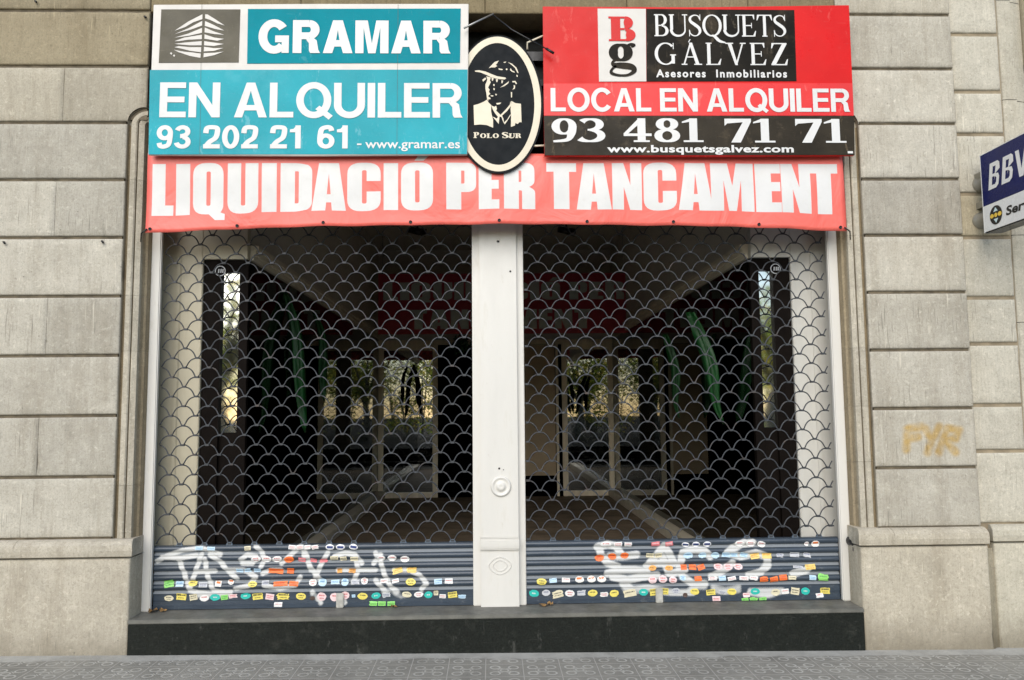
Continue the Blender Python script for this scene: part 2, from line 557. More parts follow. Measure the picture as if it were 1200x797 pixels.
def rp(pts, n=6):
    """rounded polygon; points (x, y[, r])"""
    out_ = []
    m = len(pts)
    for i, p in enumerate(pts):
        r = p[2] if len(p) > 2 else 0
        if not r:
            out_.append(p[:2])
            continue
        p0, p1, p2 = Vector(pts[i - 1][:2]), Vector(p[:2]), Vector(pts[(i + 1) % m][:2])
        a = p1 + (p0 - p1).normalized() * r
        b = p1 + (p2 - p1).normalized() * r
        for k in range(n + 1):
            t = k / n
            q = a * (1 - t) ** 2 + p1 * 2 * t * (1 - t) + b * t * t
            # pull towards a true arc
            out_.append((q.x, q.y))
    return out_


def arcw(cx, cy, rx, ry, a0, a1, S, T, n=26, pw=1.3):
    pts, ws = [], []
    for i in range(n + 1):
        a = radians(a0 + (a1 - a0) * i / n)
        pts.append((cx + rx * cos(a), cy + ry * sin(a)))
        ws.append(T + (S - T) * abs(cos(a)) ** pw)
    return ('s', pts, ws)


def spline(P, n=6):
    o = []
    m = len(P)
    for i in range(m - 1):
        p0, p1, p2, p3 = P[max(i - 1, 0)], P[i], P[i + 1], P[min(i + 2, m - 1)]
        for k in range(n):
            t = k / n
            o.append(tuple(.5 * (2 * b + (c - a) * t + (2 * a - 5 * b + 4 * c - d) * t * t + (3 * b - a - 3 * c + d) * t ** 3)
                           for a, b, c, d in zip(p0, p1, p2, p3)))
    o.append(tuple(P[-1]))
    return o


def sp_stroke(P, n=6):
    """points (x, y, w)"""
    q = spline(P, n)
    return ('s', [(a, b) for a, b, _ in q], [w for _, _, w in q])


def make_sans(t):
    """grotesque capitals and figures; t is the stem width for a cap height of 1"""
    h = t * .88
    m = .5
    F = {
        'I': (t, [R_(0, 0, t, 1)]),
        'L': (.58, [R_(0, 0, t, 1), R_(t, 0, .58, h)]),
        'E': (.64, [R_(0, 0, t, 1), R_(t, 0, .64, h), R_(t, .51 - h / 2, .60, .51 + h / 2), R_(t, 1 - h, .63, 1)]),
        'N': (.76, [P_([(0, 0), (0, 1), (t * 1.05, 1), (.76 - t, .35), (.76 - t, 1), (.76, 1), (.76, 0), (.76 - t * 1.05, 0), (t, .65), (t, 0)])]),
        'M': (.90, [P_([(0, 0), (0, 1), (t * 1.42, 1), (.45, .30), (.90 - t * 1.42, 1), (.90, 1), (.90, 0), (.90 - t * .95, 0), (.90 - t * .95, .78), (.45 + t * .42, 0), (.45 - t * .42, 0), (t * .95, .78), (t * .95, 0)])]),
        'A': (.80, [P_([(0, 0), (.40 - t * .56, 1), (.40 + t * .56, 1), (.80, 0), (.80 - t * 1.08, 0), (.80 - t * 1.08 - .055, .20), (t * 1.08 + .055, .20), (t * 1.08, 0)],
                       [(t * 1.08 + .10, .20 + h * .95), (.70 - t * 1.08, .20 + h * .95), (.40, 1 - t * 1.25)])]),
        'R': (.74, [R_(0, 0, t, 1), R_(t, 1 - h, .44, 1), R_(t, .42, .44, .42 + h), S_(arc(.44, .71 - h * .0, .28 - t / 2, .29 - h / 2, -90, 90, 16), [h + (t - h) * sin(pi * q / 16) for q in range(17)]),
                    P_([(.38, .43), (.56, .46), (.67 - t * .1, .38), (.69, .10), (.74, 0), (.74 - t * 1.12, 0), (.70 - t * 1.1, .07), (.67 - t, .30), (.60 - t, .40)])]),
        'U': (.76, [R_(0, .36, t, 1), R_(.76 - t, .36, .76, 1), S_(arc(.38, .365, .38 - t / 2, .375 - h / 2, 180, 360, 20), t)]),
        'C': (.80, [S_(arc(.41, .5, .42 - t / 2, .51 - h / 2, 36, 324, 28), t)]),
        'G': (.84, [S_(arc(.41, .5, .42 - t / 2, .51 - h / 2, 38, 318, 28), t), R_(.44, .53 - h, .81, .53), R_(.81 - t * .82, 0.0, .81, .53 - h)]),
        'O': (.86, [S_(arc(.43, .5, .43 - t / 2, .51 - h / 2, 0, 360, 34), t)]),
        'Q': (.86, [S_(arc(.43, .5, .43 - t / 2, .51 - h / 2, 0, 360, 34), t), P_([(.47, .24), (.47 + t * .55, .34), (.90, .05), (.90 - t * .55, -.06)])]),
    }
    w = t * .9
    F.update({
        '9': (.58, [S_(arc(.29, .68, .29 - w / 2, .33 - w / 2, 0, 360, 26), w), S_(spline([(.58 - w / 2, .68), (.57 - w / 2, .44), (.43, .17), (.27, w / 2 - .01), (.14, w / 2 + .02), (.01 + w / 2, .24)]), w)]),
        '6': (.58, [S_(arc(.29, .32, .29 - w / 2, .33 - w / 2, 0, 360, 26), w), S_(spline([(w / 2, .32), (w / 2 + .01, .56), (.15, .83), (.31, 1.01 - w / 2), (.44, .98 - w / 2), (.57 - w / 2, .76)]), w)]),
        '3': (.58, [S_(arc(.28, .735, .28 - w / 2, .275 - w / 2, 165, -85, 18), w), S_(arc(.28, .285, .30 - w / 2, .295 - w / 2, 85, -170, 20), w), R_(.20, .535 - w / 2, .34, .535 + w / 2)]),
        '2': (.58, [S_(spline([(w / 2, .66), (.13, .88), (.29, 1.01 - w / 2), (.46, .88), (.57 - w / 2, .70), (.42, .46), (.24, .30), (.13, .14)]), w), R_(.01, 0, .57, w)]),
        '0': (.58, [S_(arc(.29, .5, .29 - w / 2, .51 - w / 2, 0, 360, 30), w)]),
        '1': (.42, [R_(.38 - w, 0, .38, 1), P_([(.02, .70), (.02, .82), (.14, .85), (.24, 1), (.30, 1), (.38 - w, .70)])]),
        '-': (.34, [R_(.02, .28, .32, .42)]),
    })
    return F


SANS = make_sans(.20)
SANS_M = make_sans(.185)
SANS_B = make_sans(.235)
# heavy condensed letters
IMP = {
    'L': (.44, [P_([(0, 0), (0, 1), (.27, 1), (.27, .2), (.44, .2), (.44, 0)])]),
    'I': (.28, [R_(0, 0, .28, 1)]),
    'U': (.57, [P_(rp([(0, 1), (.25, 1), (.25, .15, .03), (.33, .15, .03), (.33, 1), (.57, 1), (.57, -.01, .24), (0, -.01, .24)]))]),
    'O': (.57, [P_(rp([(0, -.01, .24), (.57, -.01, .24), (.57, 1.01, .24), (0, 1.01, .24)]), rp([(.25, .16, .035), (.25, .84, .035), (.33, .84, .035), (.33, .16, .035)]))]),
    'Q': (.60, [P_(rp([(0, -.01, .24), (.30, -.01), (.42, -.13), (.60, -.13), (.60, -.01), (.52, .02), (.57, .12, .05), (.57, 1.01, .24), (0, 1.01, .24)]),
                   rp([(.25, .16, .035), (.25, .84, .035), (.33, .84, .035), (.33, .16, .035)]))]),
    'D': (.57, [P_(rp([(0, 0), (0, 1), (.40, 1, .16), (.57, .93, .12), (.57, .07, .12), (.40, 0, .16)]), rp([(.26, .17), (.26, .83), (.33, .83, .03), (.33, .17, .03)]))]),
    'C': (.57, [P_(rp([(.57, .62), (.57, 1.01, .24), (0, 1.01, .24), (0, -.01, .24), (.57, -.01, .24), (.57, .40), (.33, .40), (.33, .15, .035), (.25, .15, .035), (.25, .85, .035), (.33, .85, .035), (.33, .62)]))]),
    'A': (.62, [P_([(0, 0), (.13, 1), (.49, 1), (.62, 0), (.37, 0), (.355, .17), (.265, .17), (.25, 0)], [(.275, .34), (.345, .34), (.31, .78)])]),
    'P': (.54, [P_(rp([(0, 0), (0, 1), (.54, 1, .17), (.54, .37, .17), (.27, .37), (.27, 0)]), rp([(.27, .55), (.27, .83), (.33, .83, .025), (.33, .55, .025)]))]),
    'E': (.43, [P_([(0, 0), (0, 1), (.43, 1), (.43, .8), (.27, .8), (.27, .62), (.42, .62), (.42, .43), (.27, .43), (.27, .2), (.43, .2), (.43, 0)])]),
    'R': (.57, [P_(rp([(0, 0), (0, 1), (.56, 1, .17), (.56, .52, .10), (.46, .48), (.57, .40, .06), (.57, 0), (.33, 0), (.33, .40, .03), (.27, .40), (.27, 0)]),
                   rp([(.27, .58), (.27, .83), (.32, .83, .025), (.32, .58, .025)]))]),
    'T': (.52, [P_([(0, 1), (.52, 1), (.52, .81), (.395, .81), (.395, 0), (.125, 0), (.125, .81), (0, .81)])]),
    'N': (.57, [P_([(0, 0), (0, 1), (.22, 1), (.35, .52), (.35, 1), (.57, 1), (.57, 0), (.34, 0), (.22, .48), (.22, 0)])]),
    'M': (.78, [P_([(0, 0), (0, 1), (.31, 1), (.39, .52), (.47, 1), (.78, 1), (.78, 0), (.55, 0), (.55, .64), (.46, 0), (.32, 0), (.23, .64), (.23, 0)])]),
}
IMP['Ó'] = (.57, IMP['O'][1] + [P_([(.24, 1.05), (.36, 1.26), (.60, 1.26), (.40, 1.05)])])


def serif(ch, S, T, e, w=1.0):
    """roman letters and figures with thick stems S, thin strokes T and serifs e"""
    def foot(x0, x1, y):                       # slab under or over a stem
        return R_(x0 - e, y, x1 + e, y + T)

    def stem(x, a=0, b=1, lo=True, hi=True):
        o = [R_(x, a, x + S, b)]
        if lo:
            o.append(foot(x, x + S, a))
        if hi:
            o.append(foot(x, x + S, b - T))
        return o
    if ch == 'I':
        return (S + 2 * e, stem(e))
    if ch in 'BPR':
        o = stem(e, lo=True)
        x = e + S
        r = .23
        o += [R_(x, 1 - T, x + .12, 1), R_(x, .49 - T / 2, x + .12, .49 + T / 2)]
        o.append(arcw(x + .12, .745, r - S / 2 + .02, .255 - T / 2, -90, 90, S, T))
        if ch == 'B':
            o += [R_(x, 0, x + .14, T), arcw(x + .14, .245, r - S / 2 + .06, .245 - T / 2, -90, 90, S * 1.05, T)]
        if ch == 'R':
            o.append(P_([(x + .06, .48), (x + .06 + S, .50), (x + .42, T), (x + .46, 0), (x + .24, 0)]))
        return (x + .14 + r + .06, o)
    if ch == 'E':
        o = stem(e)
        x = e + S
        o += [R_(x, 1 - T, x + .38, 1), R_(x, 0, x + .40, T), R_(x, .5 - T / 2, x + .26, .5 + T / 2),
              P_([(x + .38, 1), (x + .38, .78), (x + .35, .78), (x + .30, 1 - T)]), P_([(x + .40, 0), (x + .44, .26), (x + .41, .26), (x + .31, T)]),
              R_(x + .235, .38, x + .265, .62)]
        return (x + .45, o)
    if ch == 'L':
        o = stem(e)
        x = e + S
        o += [R_(x, 0, x + .36, T), P_([(x + .36, 0), (x + .41, .28), (x + .38, .28), (x + .27, T)])]
        return (x + .42, o)
    if ch == 'T':
        c = .34
        return (.68, [R_(c - S / 2, 0, c + S / 2, 1), foot(c - S / 2, c + S / 2, 0), R_(.03, 1 - T, .65, 1),
                      P_([(.03, 1), (.0, .74), (.03, .74), (.12, 1 - T)]), P_([(.65, 1), (.68, .74), (.65, .74), (.56, 1 - T)])])
    if ch == 'Z':
        return (.66, [R_(.05, 1 - T, .63, 1), R_(.02, 0, .62, T), P_([(.45, 1 - T), (.63, 1 - T), (.2, T), (.02, T)]),
                      P_([(.05, 1), (.03, .75), (.06, .75), (.14, 1 - T)]), P_([(.62, 0), (.66, .27), (.63, .27), (.53, T)])])
    if ch == 'A':
        return (.80, [S_([(.12, .02), (.38, 1)], T * 1.15), P_([(.32, 1), (.44, 1), (.44 + .27, 0), (.71 - S * 1.1, 0)]), R_(.2, .33, .58, .33 + T),
                      R_(.02, 0, .24, T), R_(.5, 0, .80, T)])
    if ch == 'V':
        return (.78, [S_([(.66, .98), (.40, 0)], T * 1.15), P_([(.08, 1), (.08 + S * 1.15, 1), (.46, 0), (.36, 0)]), R_(.0, 1 - T, .30, 1), R_(.56, 1 - T, .78, 1)])
    if ch == 'U':
        return (.80, [R_(e, .3, e + S, 1), foot(e, e + S, 1 - T), R_(.66, .3, .66 + T * 1.1, 1), R_(.57, 1 - T, .80, 1),
                      ('s', arc(.39, .30, .30, .28, 180, 360, 16), [S + (T * 1.1 - S) * (i / 16) for i in range(17)])])
    if ch in 'OQ':
        o = [arcw(.42, .5, .42 - S / 2, .5 - T / 2, 0, 360, S, T)]
        if ch == 'Q':
            o.append(sp_stroke([(.38, .05, T), (.52, .0, S), (.72, -.2, S), (.98, -.28, T)]))
        return (.84, o)
    if ch == 'C':
        return (.76, [arcw(.42, .5, .42 - S / 2, .5 - T / 2, 42, 312, S, T)])
    if ch == 'G':
        return (.84, [arcw(.42, .5, .42 - S / 2, .5 - T / 2, 44, 316, S, T), R_(.64, .06, .64 + S, .44), foot(.64, .64 + S, .42), P_([(.70, .98), (.73, .98), (.73, .70), (.70, .70)])])
    if ch == 'S':
        return (.58, [sp_stroke([(.50, .78, T), (.44, .92, T), (.27, .965, T), (.10, .86, S * .75), (.10, .69, S * .95), (.28, .54, S * 1.1), (.46, .38, S * 1.05), (.50, .20, S * .85), (.38, .05, T), (.22, .035, T), (.08, .14, T), (.05, .27, T)], 5),
                      P_([(.50, 1), (.53, 1), (.53, .72), (.50, .72)]), P_([(.03, 0), (.06, 0), (.06, .30), (.03, .30)])])
    # figures
    if ch == '9':
        return (.78, [arcw(.37, .66, .37 - S / 2, .34 - T / 2, 0, 360, S, T), sp_stroke([(.74 - S / 2, .66, S), (.70 - S / 2, .36, S), (.46, .10, S * .6), (.05, .03, T * 1.1)], 7)])
    if ch == '3':
        return (.74, [arcw(.30, .745, .40 - S / 2, .255 - T / 2, 150, -90, S, T), arcw(.28, .27, .46 - S / 2, .27 - T / 2, 90, -150, S, T), R_(.22, .48, .34, .48 + T)])
    if ch == '4':
        return (.86, [R_(.42, .0, .42 + S, 1), R_(.30, 0, .54 + S, T), P_([(.46, 1), (.42 + S, 1), (.14, .36), (.0, .36)]), R_(.0, .25, .84, .36)])
    if ch == '8':
        return (.78, [arcw(.39, .76, .34 - S / 2, .24 - T / 2, 0, 360, S, T), arcw(.39, .27, .39 - S / 2, .27 - T / 2, 0, 360, S, T)])
    if ch == '1':
        return (.66, [R_(.22, 0, .22 + S, 1), R_(.04, 0, .40 + S, T), P_([(.0, .80), (.0, .86), (.26, 1), (.26, .86)])])
    if ch == '7':
        return (.80, [P_([(.02, 1), (.80, 1), (.80, .88), (.10, .80), (.02, .70)]), P_([(.56, .86), (.80, .88), (.48, 0), (.20, 0)])])
    if ch == 'g':
        return (.80, [arcw(.36, .72, .35 - S / 2, .27 - T / 2, 0, 360, S, T), sp_stroke([(.52, .90, T), (.64, .97, T * 1.2), (.73, .93, S * .55), (.76, .90, S * .3)], 5),
                      sp_stroke([(.24, .50, T), (.12, .42, T), (.16, .33, S * .5), (.40, .31, S * .72), (.66, .27, S * .7), (.74, .15, S * .5), (.56, .02, T * 1.1), (.28, .01, T), (.08, .08, S * .35), (.10, .20, T), (.22, .30, T)], 6)])
    return (.3, [])


def put_piece(mb, piece, fn, w):
    """adds a piece; fn maps (u, v, w) to space"""
    if piece[0] == 'p':
        loops = [piece[1]] + list(piece[2])
        vl = [[Vector((a, b, 0)) for a, b in lp] for lp in loops]
        flat = [p for lp in loops for p in lp]
        ids = [mb.pt(fn(a, b, w)) for a, b in flat]
        for tri in tessellate_polygon(vl):
            mb.face([ids[k] for k in tri])
    else:
        pts, ws = piece[1], piece[2]
        if not isinstance(ws, (list, tuple)):
            ws = [ws] * len(pts)
        closed = hypot(pts[0][0] - pts[-1][0], pts[0][1] - pts[-1][1]) < 1e-6
        n = len(pts)
        prev = None
        first = None
        for i in range(n):
            a = pts[i - 1] if i > 0 else (pts[-2] if closed else pts[0])
            b = pts[i + 1] if i < n - 1 else (pts[1] if closed else pts[-1])
            dx, dy = b[0] - a[0], b[1] - a[1]
            l = hypot(dx, dy) or 1
            nx, ny = -dy / l * ws[i] / 2, dx / l * ws[i] / 2
            cur = (mb.pt(fn(pts[i][0] + nx, pts[i][1] + ny, w)), mb.pt(fn(pts[i][0] - nx, pts[i][1] - ny, w)))
            if prev:
                mb.face((prev[0], cur[0], cur[1], prev[1]))
            prev = cur


def write(mb, text, font, x0, x1, z0, z1, y, gap=.1, space=.3, warp=None, slant=0.0):
    """one line of lettering filling x0..x1, z0..z1 on the plane y (facing the street)"""
    items = []
    pen = 0.0
    for ch in text:
        if ch == ' ':
            pen += space
            continue
        wd, pcs = font(ch) if callable(font) else font[ch]
        items.append((pen, pcs))
        pen += wd + gap
    total = pen - gap
    kx, kz = (x1 - x0) / total, z1 - z0
    for px_, pcs in items:
        for j, pc in enumerate(pcs):
            def fn(u, v, w, px_=px_):
                x, z = x0 + (px_ + u + slant * v) * kx, z0 + v * kz
                yy = y - w
                return warp(x, yy, z) if warp else (x, yy, z)
            put_piece(mb, pc, fn, j * .00025)


def small_text(mb, text, x0, x1, z0, z1, y, bold=.02, spacing=1.0, fn=None, caps='E'):
    """small lettering from the built-in font, fitted to a box (cap height z0..z1)"""
    c = bpy.data.curves.new('lettering', 'FONT')
    c.body = text
    c.size = 1
    c.offset = bold
    c.space_character = spacing
    c.resolution_u = 3
    o = bpy.data.objects.new('lettering', c)
    col.objects.link(o)
    dg = bpy.context.evaluated_depsgraph_get()
    me = o.evaluated_get(dg).to_mesh()
    vv = [v.co.copy() for v in me.vertices]
    ff = [tuple(p.vertices) for p in me.polygons]
    o.evaluated_get(dg).to_mesh_clear()
    bpy.data.objects.remove(o)
    bpy.data.curves.remove(c)
    a, b = min(v.x for v in vv), max(v.x for v in vv)
    cap = .70
    base = len(mb.v)
    for v in vv:
        u = x0 + (v.x - a) / (b - a) * (x1 - x0)
        w = z0 + v.y / cap * (z1 - z0)
        mb.pt(fn(u, w) if fn else (u, y, w))
    for f in ff:
        mb.face([base + k for k in f])
# ------------------------------------------------------------------ ground
SLOPE = -.0103
pave = MB()
pave.grid([[((x, yy, .022 + SLOPE * x),) for x in (-14, -6, -3, 0, 3, 6, 14)] for yy in (-5.6, -3, -1, .0, .3)])
o = pave.build('pavement', M_PAVE)
o['kind'] = 'structure'
kb = MB()
kb.grid([[((x, yy, .022 + SLOPE * x + dz),) for x in (-14, 0, 14)] for yy, dz in ((-5.75, -.16), (-5.75, .0), (-5.603, .0))])
o = kb.build('kerb', M_TREAD)
o['kind'] = 'structure'
rd = MB()
rd.poly([(-150, -150, -.12), (150, -150, -.12), (150, 40, -.12), (-150, 40, -.12)])
o = rd.build('road', M_ASPHALT)
o['kind'] = 'structure'

# ------------------------------------------------------------------ stone building
building = thing('stone_building', 'weathered beige limestone building front with deeply grooved courses round the shuttered shop', 'building')
COURSE = [1.032 + .351 * k for k in range(-1, 11)]        # joint heights: .681, 1.032 ...


def fr(a):
    return noise.noise(Vector(a))


def block(mb, x0, x1, z0, z1, yf, yb, tone, step=.035, r=.009, paint=None, notch=None, rl=None, rr=None):
    rl, rr = rl or r, rr or r

    def axis(a, b, ra=r, rb=r):
        n = max(2, int((b - a - ra - rb) / step))
        return [a, a + ra * .3, a + ra] + [a + ra + (b - a - ra - rb) * k / n for k in range(1, n)] + [b - rb, b - rb * .3, b]
    xs, zs = axis(x0, x1, rl, rr), axis(z0, z1)
    if notch:
        nx_, nz_, nside = notch
        xs = sorted([x for x in xs if abs(x - nx_) > .006] + [nx_])
        zs = sorted([z for z in zs if abs(z - nz_) > .006] + [nz_])
    rows = []
    for z in zs:
        row = []
        for x in xs:
            d = min((x - x0) * r / rl, (x1 - x) * r / rr, z - z0, z1 - z)
            y = yf
            if d < r:
                y += r * (1 - sqrt(max(0, 1 - ((r - d) / r) ** 2)))
            nn = fr((x * 9, z * 9, yf * 3 + x0))
            y += .0014 * nn
            if d < r * 1.1:
                ch = fr((x * 23, z * 23, 5.1 + x0))
                y += .004 * max(0, ch) + (.009 * max(0, ch - .35))
            c = tone
            if paint:
                c = paint(x, z, tone)
            row.append(((x, y, z), c))
        rows.append(row)
    if notch:
        f0 = len(mb.f)
        ids = mb.grid(rows)
        keep = []
        for f in range(f0, len(mb.f)):
            cx = sum(mb.v[i][0] for i in mb.f[f]) / 4
            cz = sum(mb.v[i][2] for i in mb.f[f]) / 4
            if not ((cx - nx_) * nside > 0 and cz < nz_):
                keep.append(f)
        mb.f[f0:] = [mb.f[i] for i in keep]
        mb.m = mb.m[:f0] + [mb.mi] * len(keep)
        mb.s = mb.s[:f0] + [mb.smooth] * len(keep)
        # spandrel between the square notch and the rounded moulding
        rad = .10
        sp0 = mb.pt((nx_, .0, nz_), tone)
        arcp = [mb.pt((nx_ + nside * rad * 1.0 * (1 - cos(a)), .0, nz_ - rad + rad * sin(a)), tone) for a in [pi / 2 * k / 8 for k in range(9)]]
        for a in range(8):
            mb.face((sp0, arcp[a], arcp[a + 1]))
        return
    ids = mb.grid(rows)
    # sides
    loop = ids[0] + [q[-1] for q in ids[1:]] + ids[-1][-2::-1] + [q[0] for q in ids[-2:0:-1]]
    back = [mb.pt((mb.v[i][0], yb, mb.v[i][2]), tuple(k * .75 for k in tone)) for i in loop]
    for k in range(len(loop)):
        j = (k + 1) % len(loop)
        mb.face((loop[k], loop[j], back[j], back[k]))


GRV = .0085
VG = .0003


def tone_of(z, side, i):
    k = rnd.uniform(.87, 1.08)
    warm = max(0, min(1, (z - 2.95) / .5)) if side < 0 else max(0, min(1, (z - 3.4) / .9)) * .5
    return (k * (1 - .26 * warm), k * (1 - .33 * warm), k * (1 - .47 * warm))


def tag_paint(strokes, w, soft, colr):
    def f(x, z, tone):
        d = min(seg_d(x, z, s) for s in strokes)
        k = max(0, min(1, (w + soft - d) / soft)) * (.85 + .5 * fr((x * 30, z * 30, 2)))
        k = max(0, min(1, k))
        return tuple(t_ * (1 - k) + t_ * c_ * k for t_, c_ in zip(tone, colr))
    return f


def seg_d(x, z, s):
    best = 9
    for (ax, az), (bx, bz) in zip(s[:-1], s[1:]):
        dx, dz = bx - ax, bz - az
        l2 = dx * dx + dz * dz or 1e-9
        q = max(0, min(1, ((x - ax) * dx + (z - az) * dz) / l2))
        best = min(best, hypot(x - ax - dx * q, z - az - dz * q))
    return best


def pxs(lst, Y):
    return [tuple((at(u, v, Y).x, at(u, v, Y).z) for u, v in s) for s in lst]


# left pier
LB = -2.176
pier = MB()
pier.smooth = True
vj = {1: [-2.62], 3: [-2.60, -3.4], 5: [-2.58], 7: [-2.56]}
for k in range(len(COURSE) - 1):
    z0, z1 = COURSE[k], COURSE[k + 1]
    xr = LB
    zc0 = z0
    cuts = [xr]
    if k >= 7:
        xr = -2.064 if z0 > 3.1 else LB
        cuts = [xr]
    cuts += vj.get(k, []) or ([-2.60] if k == 7 else [])
    cuts = sorted(set(cuts + [-3.75 - .1 * (k % 3), -4.9 + .2 * (k % 2), -6.0]))
    for a, b in zip(cuts[:-1], cuts[1:]):
        if k == 7 and b == cuts[-1]:
            # springing block, notched round the moulding's rounded head
            block(pier, a + VG, b, z0 + GRV, z1 - GRV, 0, .03, tone_of(z0, -1, k), notch=(LB, 3.233, 1), rl=.0016)
            continue
        block(pier, a + VG, b - (VG if b < xr - .01 else 0), z0 + GRV, z1 - GRV, 0, .03, tone_of(z0, -1, k), rl=.0016, rr=.0016 if b < xr - .01 else None)
pier.build('pier', M_STONE, building)
back = MB()
back.box(-6, LB - .012, .014, .5, .0, 4.72)
back.box(LB - .012, -2.066, .016, .45, 3.16, 4.72)
back.build('joint_bed', M_JOINT, building)
# right pier
RB = 2.279
RE = 2.894
pier = MB()
pier.smooth = True
gz = pxs([[(1062, 527), (1063, 503), (1080, 500)], [(1062, 514), (1076, 512)], [(1084, 502), (1092, 516), (1087, 530)], [(1101, 500), (1091, 518)],
          [(1100, 530), (1110, 502), (1124, 504), (1120, 514), (1108, 516), (1120, 530)]], 0)
for k in range(len(COURSE) - 1):
    z0, z1 = COURSE[k], COURSE[k + 1]
    xl = RB if z0 < 3.1 else 2.168
    tn = tone_of(z0, 1, k)
    if k == 5:
        tn = tuple(x * .80 for x in tn)
    elif k in (6, 7):
        tn = tuple(x * 1.14 for x in tn)
    if k == 7:
        block(pier, 2.168, RE, z0 + GRV, z1 - GRV, 0, .03, tn, notch=(RB, 3.223, -1))
        continue
    pt_ = tag_paint(gz, .012, .022, (1.0, .75, .36)) if k == 1 else None
    block(pier, xl, RE, z0 + GRV, z1 - GRV, 0, .03, tn, step=.009 if k == 1 else .035, paint=pt_)
pier.build('pier', M_STONE, building)
back = MB()
back.box(RB + .012, RE - .006, .014, .5, .0, 4.72)
back.box(2.170, RB + .012, .016, .45, 3.16, 4.72)
back.build('joint_bed', M_JOINT, building)

# lintel above the signs
lin = MB()
lin.smooth = True
for a, b in ((-2.06, -1.15), (-1.15, -.02), (-.02, .86), (.86, 1.62), (1.62, 2.165)):
    block(lin, a + VG, b - VG, 3.835, 4.19 - GRV, .002, .4, (.50, .43, .30))
    block(lin, a + VG, b - VG, 4.19 + GRV, 4.54, .002, .03, (.74, .64, .5))
lin.build('lintel', M_STONE, building)

# moulded jambs of the opening
def moulding(sgn, xb, xf, top, zs):
    mo = MB()
    w = (xf - xb)
    P = [(0, .006), (.001, .034), (.14, .036), (.16, .018), (.20, .014), (.42, .014), (.47, .020), (.48, .036), (.52, .036), (.53, .024),
         (.57, .020), (.80, .030), (.84, .06), (.88, .075), (.97, .085), (1.0, .14)]
    zz = [.60] + zs + [top - .10]
    for a, b in zip(zz[:-1], zz[1:]):
        tn = (lambda k_: (k_, .98 * k_, .94 * k_))(rnd.uniform(.92, 1.06))
        n = 5
        rows = []
        for i in range(n + 1):
            z = a + .0006 + (b - a - .0012) * i / n
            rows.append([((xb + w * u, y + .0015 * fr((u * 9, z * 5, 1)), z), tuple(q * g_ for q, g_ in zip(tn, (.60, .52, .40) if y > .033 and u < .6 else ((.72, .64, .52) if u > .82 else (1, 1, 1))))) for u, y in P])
        mo.grid(rows)
    # rounded head: the outer fillets curve in towards the opening
    rows = []
    rad = .10
    for i in range(9):
        a = radians(90 * i / 8)
        row = []
        for u, y in P:
            rr = rad * (1 - u) + .0
            cx, cz = xb + w * 1.0, top - rad
            row.append((cx - w * (1 - u) * cos(a), y, cz + rr * sin(a)))
        rows.append([(q, (1, .97, .92)) for q in row])
    mo.grid(rows)
    mo.build('door_moulding', M_STONE, building)


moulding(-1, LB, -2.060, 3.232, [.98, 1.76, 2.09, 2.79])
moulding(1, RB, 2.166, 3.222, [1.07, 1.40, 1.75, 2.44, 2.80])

# plinths with a moulded cap
def plinth(x0, x1, ret, zt, cuts, tone, mats, parent, yf=-.04, capw=.014):
    pl = MB()
    pl.smooth = False
    xs = sorted(cuts + [x0, x1])
    for a, b in zip(xs[:-1], xs[1:]):
        pl.smooth = True
        block(pl, a + (VG if a > x0 else 0), b - (VG if b < x1 else 0), -.15, zt - .105, yf, .16, tone, step=.04, r=.012)
        pl.smooth = False
    # cap: cyma falling back to the wall face
    prof = [(yf + .004, zt - .099), (yf - capw, zt - .092), (yf - capw - .004, zt - .06), (yf - capw, zt - .03), (yf + .006, zt - .012), (yf + .03, zt - .002), (.16, zt)]
    n = 24
    rows = []
    for yy, z in prof:
        e = max(0, yf - yy) if ret else 0
        row = []
        for i in range(n + 1):
            x = x0 - (e if ret < 0 else 0) + (x1 - x0 + e) * i / n
            row.append(((x, yy + .0015 * fr((x * 11, z * 20, 0)), z), tuple(q * .97 for q in tone)))
        rows.append(row)
    ids = pl.grid(rows)
    for side in (0, -1):
        ring_ = [r[side] for r in ids]
        base = pl.pt((pl.v[ring_[0]][0], .16, pl.v[ring_[0]][2]))
        pl.face(ring_ + [base])
    return pl.build('plinth', mats, parent)


plinth(-6, -2.052, 1, .681, [-4.4, -3.2], (1.0, .975, .94), M_STONE, building)
plinth(2.147, 2.903, -1, .686, [], (1.03, 1.0, .95), M_STONE, building)

# ------------------------------------------------------------------ neighbouring building
nbr = thing('neighbouring_building', 'paler stone building at the right with narrow blocks and a recessed window bay', 'building', (3.1, 0, 0))
nz = [.602, .692, 1.123, 1.398, 1.769, 2.051, 2.426, 2.699, 3.078, 3.352, 3.724, 4.10, 4.55]
pier = MB()
pier.smooth = True
for k in range(1, len(nz) - 1):
    tn = (lambda k_: (k_, .985 * k_, .96 * k_))(rnd.uniform(.94, 1.06))
    if k == 6:
        tn = tuple(x * y for x, y in zip(tn, (.86, .80, .68)))
    block(pier, RE + .002, 3.205, nz[k] + .010, nz[k + 1] - .010, .022, .05, tn, r=.011)
pier.build('pier', M_STONE2, nbr)
bk = MB()
bk.box(RE - .004, 3.212, .034, .5, 0, 4.55)
bk.build('joint_bed', mat('pale_joint', (.26, .21, .14), .95, var=.3, vscale=12), nbr)
wp = MB()
for z0, z1 in zip((.60, 1.2, 1.9, 2.44, 3.3, 3.95), (1.2, 1.9, 2.44, 3.3, 3.95, 4.55)):
    tn = (lambda k_: (k_, .98 * k_, .94 * k_))(rnd.uniform(.9, 1.02))
    wp.grid([[((x, y, z), tn) for x, y in ((3.207, .05), (3.216, .03), (3.235, .024), (3.30, .024), (3.312, .05), (3.33, .052), (3.39, .07), (3.40, .30))] for z in (z0 + .002, z1 - .002)])
wp.build('window_surround', M_STONE2, nbr)
